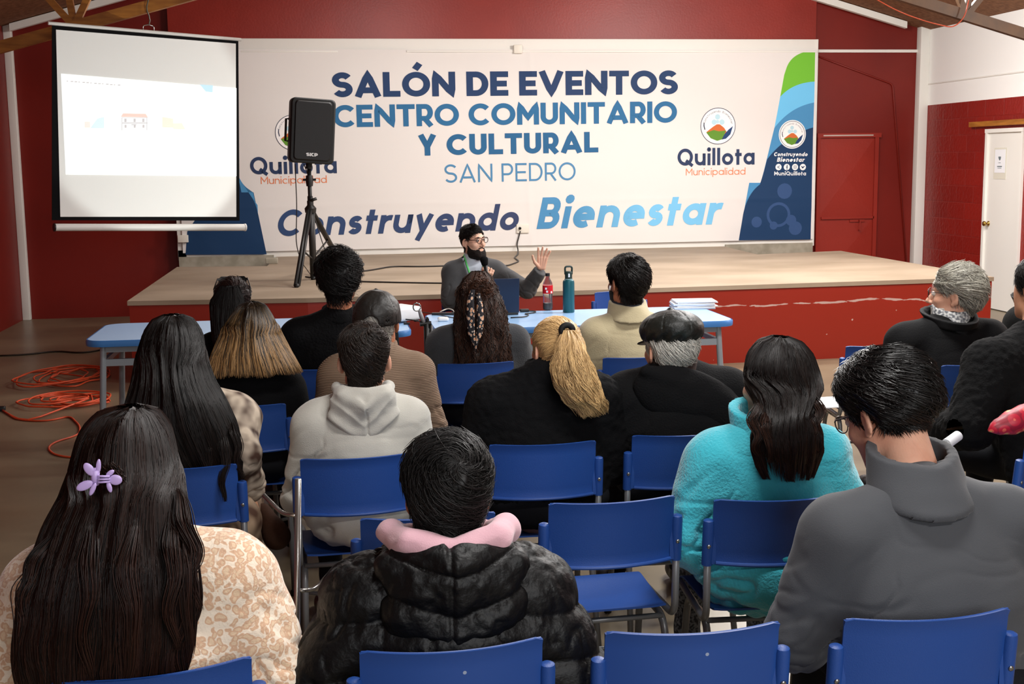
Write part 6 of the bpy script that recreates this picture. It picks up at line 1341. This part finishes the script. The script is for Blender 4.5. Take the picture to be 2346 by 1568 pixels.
    V2, F2 = tubes_mesh(Y_, np.full((n, 12), .0011)); mk('swept_hair', V2, F2, bpy.data.materials['long_espresso_hair'], p.t, attr=np.repeat(np.clip(g_.random(n)*.9, 0, 1), 36))
    lil = mat('lilac_plastic', '#c0a8e0', .35, .5); b = MB(); b.tube([cl+np.array([-.004, -.002, -.012]), cl+np.array([.0, -.008, .018])], .008, n=10)
    def petal(c, ang, L, w_):
        bm = bmesh.new(); bmesh.ops.create_uvsphere(bm, u_segments=16, v_segments=10, radius=1); d = Vector((math.cos(ang), 0, math.sin(ang))); M_ = Matrix.Translation(Vector(c)+d*L*.62) @ Matrix.Rotation(-ang, 4, 'Y') @ Matrix.Diagonal((L*.56, .0028, w_*.78, 1)); bm.transform(M_); return bm
    for ang, L, w_, o_ in ((2.15, .026, .011, (-.002, -.012, .006)), (3.55, .030, .011, (-.004, -.012, -.004)), (1.45, .026, .006, (.004, -.010, .008)), (4.25, .024, .006, (0, -.012, -.006)), (-.12, .022, .013, (.022, -.010, -.002)), (.6, .016, .006, (.018, -.008, .004)), (-1.35, .02, .006, (.020, -.006, -.006))): b.bm(petal(cl+np.array(o_), ang, L, w_))
    for k in range(3): b.tube([cl+np.array([.004, -.014, .006-k*.006]), cl+np.array([.026, -.012, .004-k*.005])], .0022, n=6)
    b.build('hair_clip', lil, p.t, True, 'lilac flower-shaped hair clip')
person_clip()
def person_puffer():
    p = Person('person in a black puffer jacket with a pink hood inside its collar, black hair', (.235, 2.50), 0, top=1.165, sz=.885, sw=.232, lean=.08, hx=.005, hy=.12, hrot=(-.12, 0, 0), hs=.97, h=.0048, bulk=1.2, skin=SKIN_T,
               arms=[((-.275, .03, .62), (-.13, .28, .60)), ((.265, .05, .62), (.13, .28, .60))]).body()
    m = mat('black_nylon_quilting', '#060607', .5, .26, bump=.5, bscale=38)
    p.garment('puffer_jacket', m, .024, 1.42, .44, 0, 'puffer', shoulder=1.15); p.trousers(TROUSER); c = p.nb
    def f(P):
        q = P-c; x = np.abs(q[:, 0]); A_ = np.stack([x, q[:, 1], q[:, 2]], 1); d = ell(q, (0, -.095, -.075), (.150, .065, .135)); d = smax(d, (x*.55-(q[:, 2]+.225))*.8, .03)
        d = smin(d, cap(A_, (0, -.135, .01), (.12, -.075, .010), .035, .032), .03); d = smin(d, cap(A_, (.12, -.075, .010), (.115, .04, -.01), .032, .03), .03); return smax(d, -ell(q, (0, -.01, .07), (.088, .09, .06)), .015)
    solid('hood', f, c+np.array([-.22, -.24, -.28]), c+np.array([.22, .14, .12]), .0045, m, p.t, 2, lambda V: (lambda z: .016*np.abs(np.sin(PI*z/.085))**.6-.010+.005*vnoise(V*np.array([26, 26, 14]))+.003*vnoise(V*60)-.006*np.exp(-((V[:, 0]-c[0]+.01)/.006)**2))(V[:, 2]-c[2]+.35*np.abs(V[:, 0]-c[0])*-.8+.015*fbm(V*6, 2)))
    pk = mat('pink_sweatshirt', '#cfa3ad', .85, .2, bump=.15, bscale=300, sheen=.3)
    def g(P):
        q = P-c; x = np.abs(q[:, 0]); A_ = np.stack([x, q[:, 1], q[:, 2]], 1); d = np.minimum(cap(A_, (0, -.105, .045), (.09, -.08, .058), .026, .03), cap(A_, (.09, -.08, .058), (.125, .0, .055), .03, .027)); d = smin(d, cap(A_, (.125, .0, .055), (.07, .1, .02), .027, .02), .02); return d
    solid('pink_hood', g, c+np.array([-.18, -.16, -.02]), c+np.array([.18, .15, .12]), .004, pk, p.t, 2, lambda V: .006*np.sin(np.arctan2(V[:, 0]-c[0], V[:, 1]-c[1])*9+V[:, 2]*40)*np.clip((c[2]+.07-V[:, 2])/.04, 0, 1)+.003*fbm(V*20, 2))
    p.short_hair(HBS, .015, nape=-.125, L=.07, n=6500, lift=.014, tuft=.010, r=.0011, swirl=.6, messy=.5, pole=(.12, -.80, .60), ear=.030, K=8, top_extra=.006)
person_puffer()
def person_softshell():
    p = Person('man in a dark grey jacket with a high collar, glasses and black hair, head bowed', (1.35, 2.53), 0, top=1.275, sz=.955, sw=.275, lean=.10, hx=-.035, hy=.235, hrot=(-.42, 0, .42), hs=1.06, h=.0046, bulk=1.25, face=True, skin=SKIN_P,
               arms=[((-.30, .10, .66), (-.16, .34, .60)), ((.30, .08, .66), (.12, .34, .60))]).body()
    m = mat('grey_softshell', '#3f4145', .75, .3, bump=.12, bscale=400, sheen=.15)
    p.garment('jacket', m, .020, 1.3, .44, .006); p.trousers(TROUSER); p.collar('collar', m, -.012, .074, .108, .090, .010, tilt=.22, wob=.005, yoff=.006, shear=.66)
    p.short_hair(hair_mat('glossy_black_hair', '#060606', '#1f1c1b', .30, .4), .026, nape=-.035, L=.028, n=7000, lift=.010, tuft=.010, r=.0011, swirl=.6, messy=.35, pole=(.1, -.2, 1), top_extra=.008, K=7, lump=10)
    glasses(p, mat('clear_brown_frame', '#4a3a34', .25)); eyes(p)
person_softshell()
# ---- the speaker ----------------------------------------------------------------------------------
def person_speaker():
    p = Person('bearded man with glasses in a grey suit jacket speaking into a microphone, left hand raised', (1.11, 9.50), PI, top=1.285, sz=.985, sw=.235, lean=.05, hx=.005, hy=.07, hrot=(0, .06, .62), hs=.98, h=.0042, face=True, skin=skin_mat('fair_skin', '#ecbfa6', '#dfab92'),
               arms=[(( -.40, .20, .80), (0, 0, 0)), ((.27, .06, .70), (0, 0, 0))])
    wl = loc_of(p, 1240, 618, 9.12); el = loc_of(p, 1208, 664, 9.22); wr_ = loc_of(p, 1112, 648, 9.24); er = loc_of(p, 1030, 690, 9.36)
    p.arms = [(el, wl), (er, wr_)]
    p.hands = [dict(d=(-.12, .06, 1), n=(.1, 1, 0), thumb=(1, 0, 0), curl=.12, spread=.17, size=1.0), dict(d=(-.25, .3, .9), n=(-.2, -.9, .3), thumb=(0, 0, 1), curl=1.05, size=.95)]
    p.body(); m = cloth_mat('charcoal_suit_wool', '#4a4b4d', '#424345', .25, 300, .15)
    V_ = lambda P: np.maximum(np.abs(P[:, 0]-p.nb[0])-.075*np.clip((P[:, 2]-.70)/.27, 0, 1.3), -(P[:, 1]-.04))
    p.garment('suit_jacket', m, .014, 1.15, .46, .006, extra=lambda P, d: smax(d, -V_(P), .006), cuff=.012)
    p.garment('shirt', mat('pale_blue_shirt', '#b9c3cf', .7), .0, .70, .60, .003, extra=lambda P, d: smax(d, np.abs(P[:, 0])-.13, .01)); p.trousers(TROUSER)
    p.collar('shirt_collar', mat('pale_shirt_collar', '#c9d2dc', .6), .0, .052, .072, .064, .004, tilt=-.25)
    gl = mat('green_lanyard', '#58c46a', .6); b = MB(); c = p.nb
    sf = lambda x, z, o=.006: np.array([x, p.front(x, z)+o, z])
    for s in (-1, 1): b.tube([c+np.array([s*.05, -.05, .05]), c+np.array([s*.074, .02, .035])]+[sf(s*x, c[2]+z) for x, z in ((.066, -.03), (.05, -.09), (.03, -.16), (.012, -.24))], .007, n=8, flat=.5)
    b.build('lanyard', gl, p.t, True)
    for s in (-1, 1):
        xz = [(.070, .015), (.112, -.045), (.098, -.07), (.108, -.085), (.040, -.27), (.022, -.27), (.045, -.15)]
        q0 = [sf(s*x, c[2]+z, .009) for x, z in xz]; V = np.array(q0+[q+np.array([0, -.02, 0]) for q in q0]); n = len(q0); b = MB(); b.add(V, [tuple(range(n)), tuple(range(n, 2*n))[::-1]]+[(i, (i+1) % n, n+(i+1) % n, n+i) for i in range(n)]); b.build('lapel', m, p.t)
    bd = mat('black_beard', '#1a120e', .75, .25, bump=.8, bscale=260)
    def fb(P):
        q = p.tofr(P); d = head_base(q)-.005-.012*np.clip((-q[:, 2]-.06)/.04, 0, 1.4); low = q[:, 2]+.060-.75*np.clip(.055-q[:, 1], 0, .1); d = smax(d, low, .006); d = smax(d, -q[:, 1]+.004, .004); mo = ell(q, (0, .098, -.062), (.024, .025, .012)); d = smax(d, -mo, .003)
        mu = cap(q, (-.024, .088, -.052), (0, .098, -.045), .0055); mu = np.minimum(mu, cap(q, (.024, .088, -.052), (0, .098, -.045), .0055)); return np.minimum(d, mu)*p.hs
    solid('beard', fb, p.hc-.15, p.hc+.13, .004, bd, p.t, 1, lambda V: .003*fbm(V*60, 2))
    p.short_hair(HB, .003, nape=-.085, front=-.034, L=.024, n=4200, lift=.008, tuft=.004, r=.0011, pole=(0, -.1, 1), top_extra=.011, fade=.05, swirl=.2, ear=.028)
    eyes(p); brows(p, mat('black_brow', '#140e0b', .8)); glasses(p, mat('tortoiseshell_frame', '#3b241a', .3), .024, .0026)
    hd = p.frto(np.array([0, .13, -.09])); b = MB(); mh = np.array(loc_of(p, 1109, 596, 9.20)); mb_ = np.array(loc_of(p, 1120, 655, 9.17))
    t = thing('microphone', 'black handheld microphone with foam head in the speaker\'s right hand', 'microphone', (0, 0, 0)); t.location = p.t.location; t.rotation_euler = p.t.rotation_euler
    b.tube([mh+(mb_-mh)*.2, mb_], [.016, .012], n=14); b.build('handle', blk, t, True)
    solid('foam_head', lambda P: cap(P, mh, mh+(mb_-mh)*.12, .031, .026), mh-.05, mh+.05, .005, mat('black_foam', '#121314', .95, .1, bump=.5, bscale=300), t)
person_speaker()
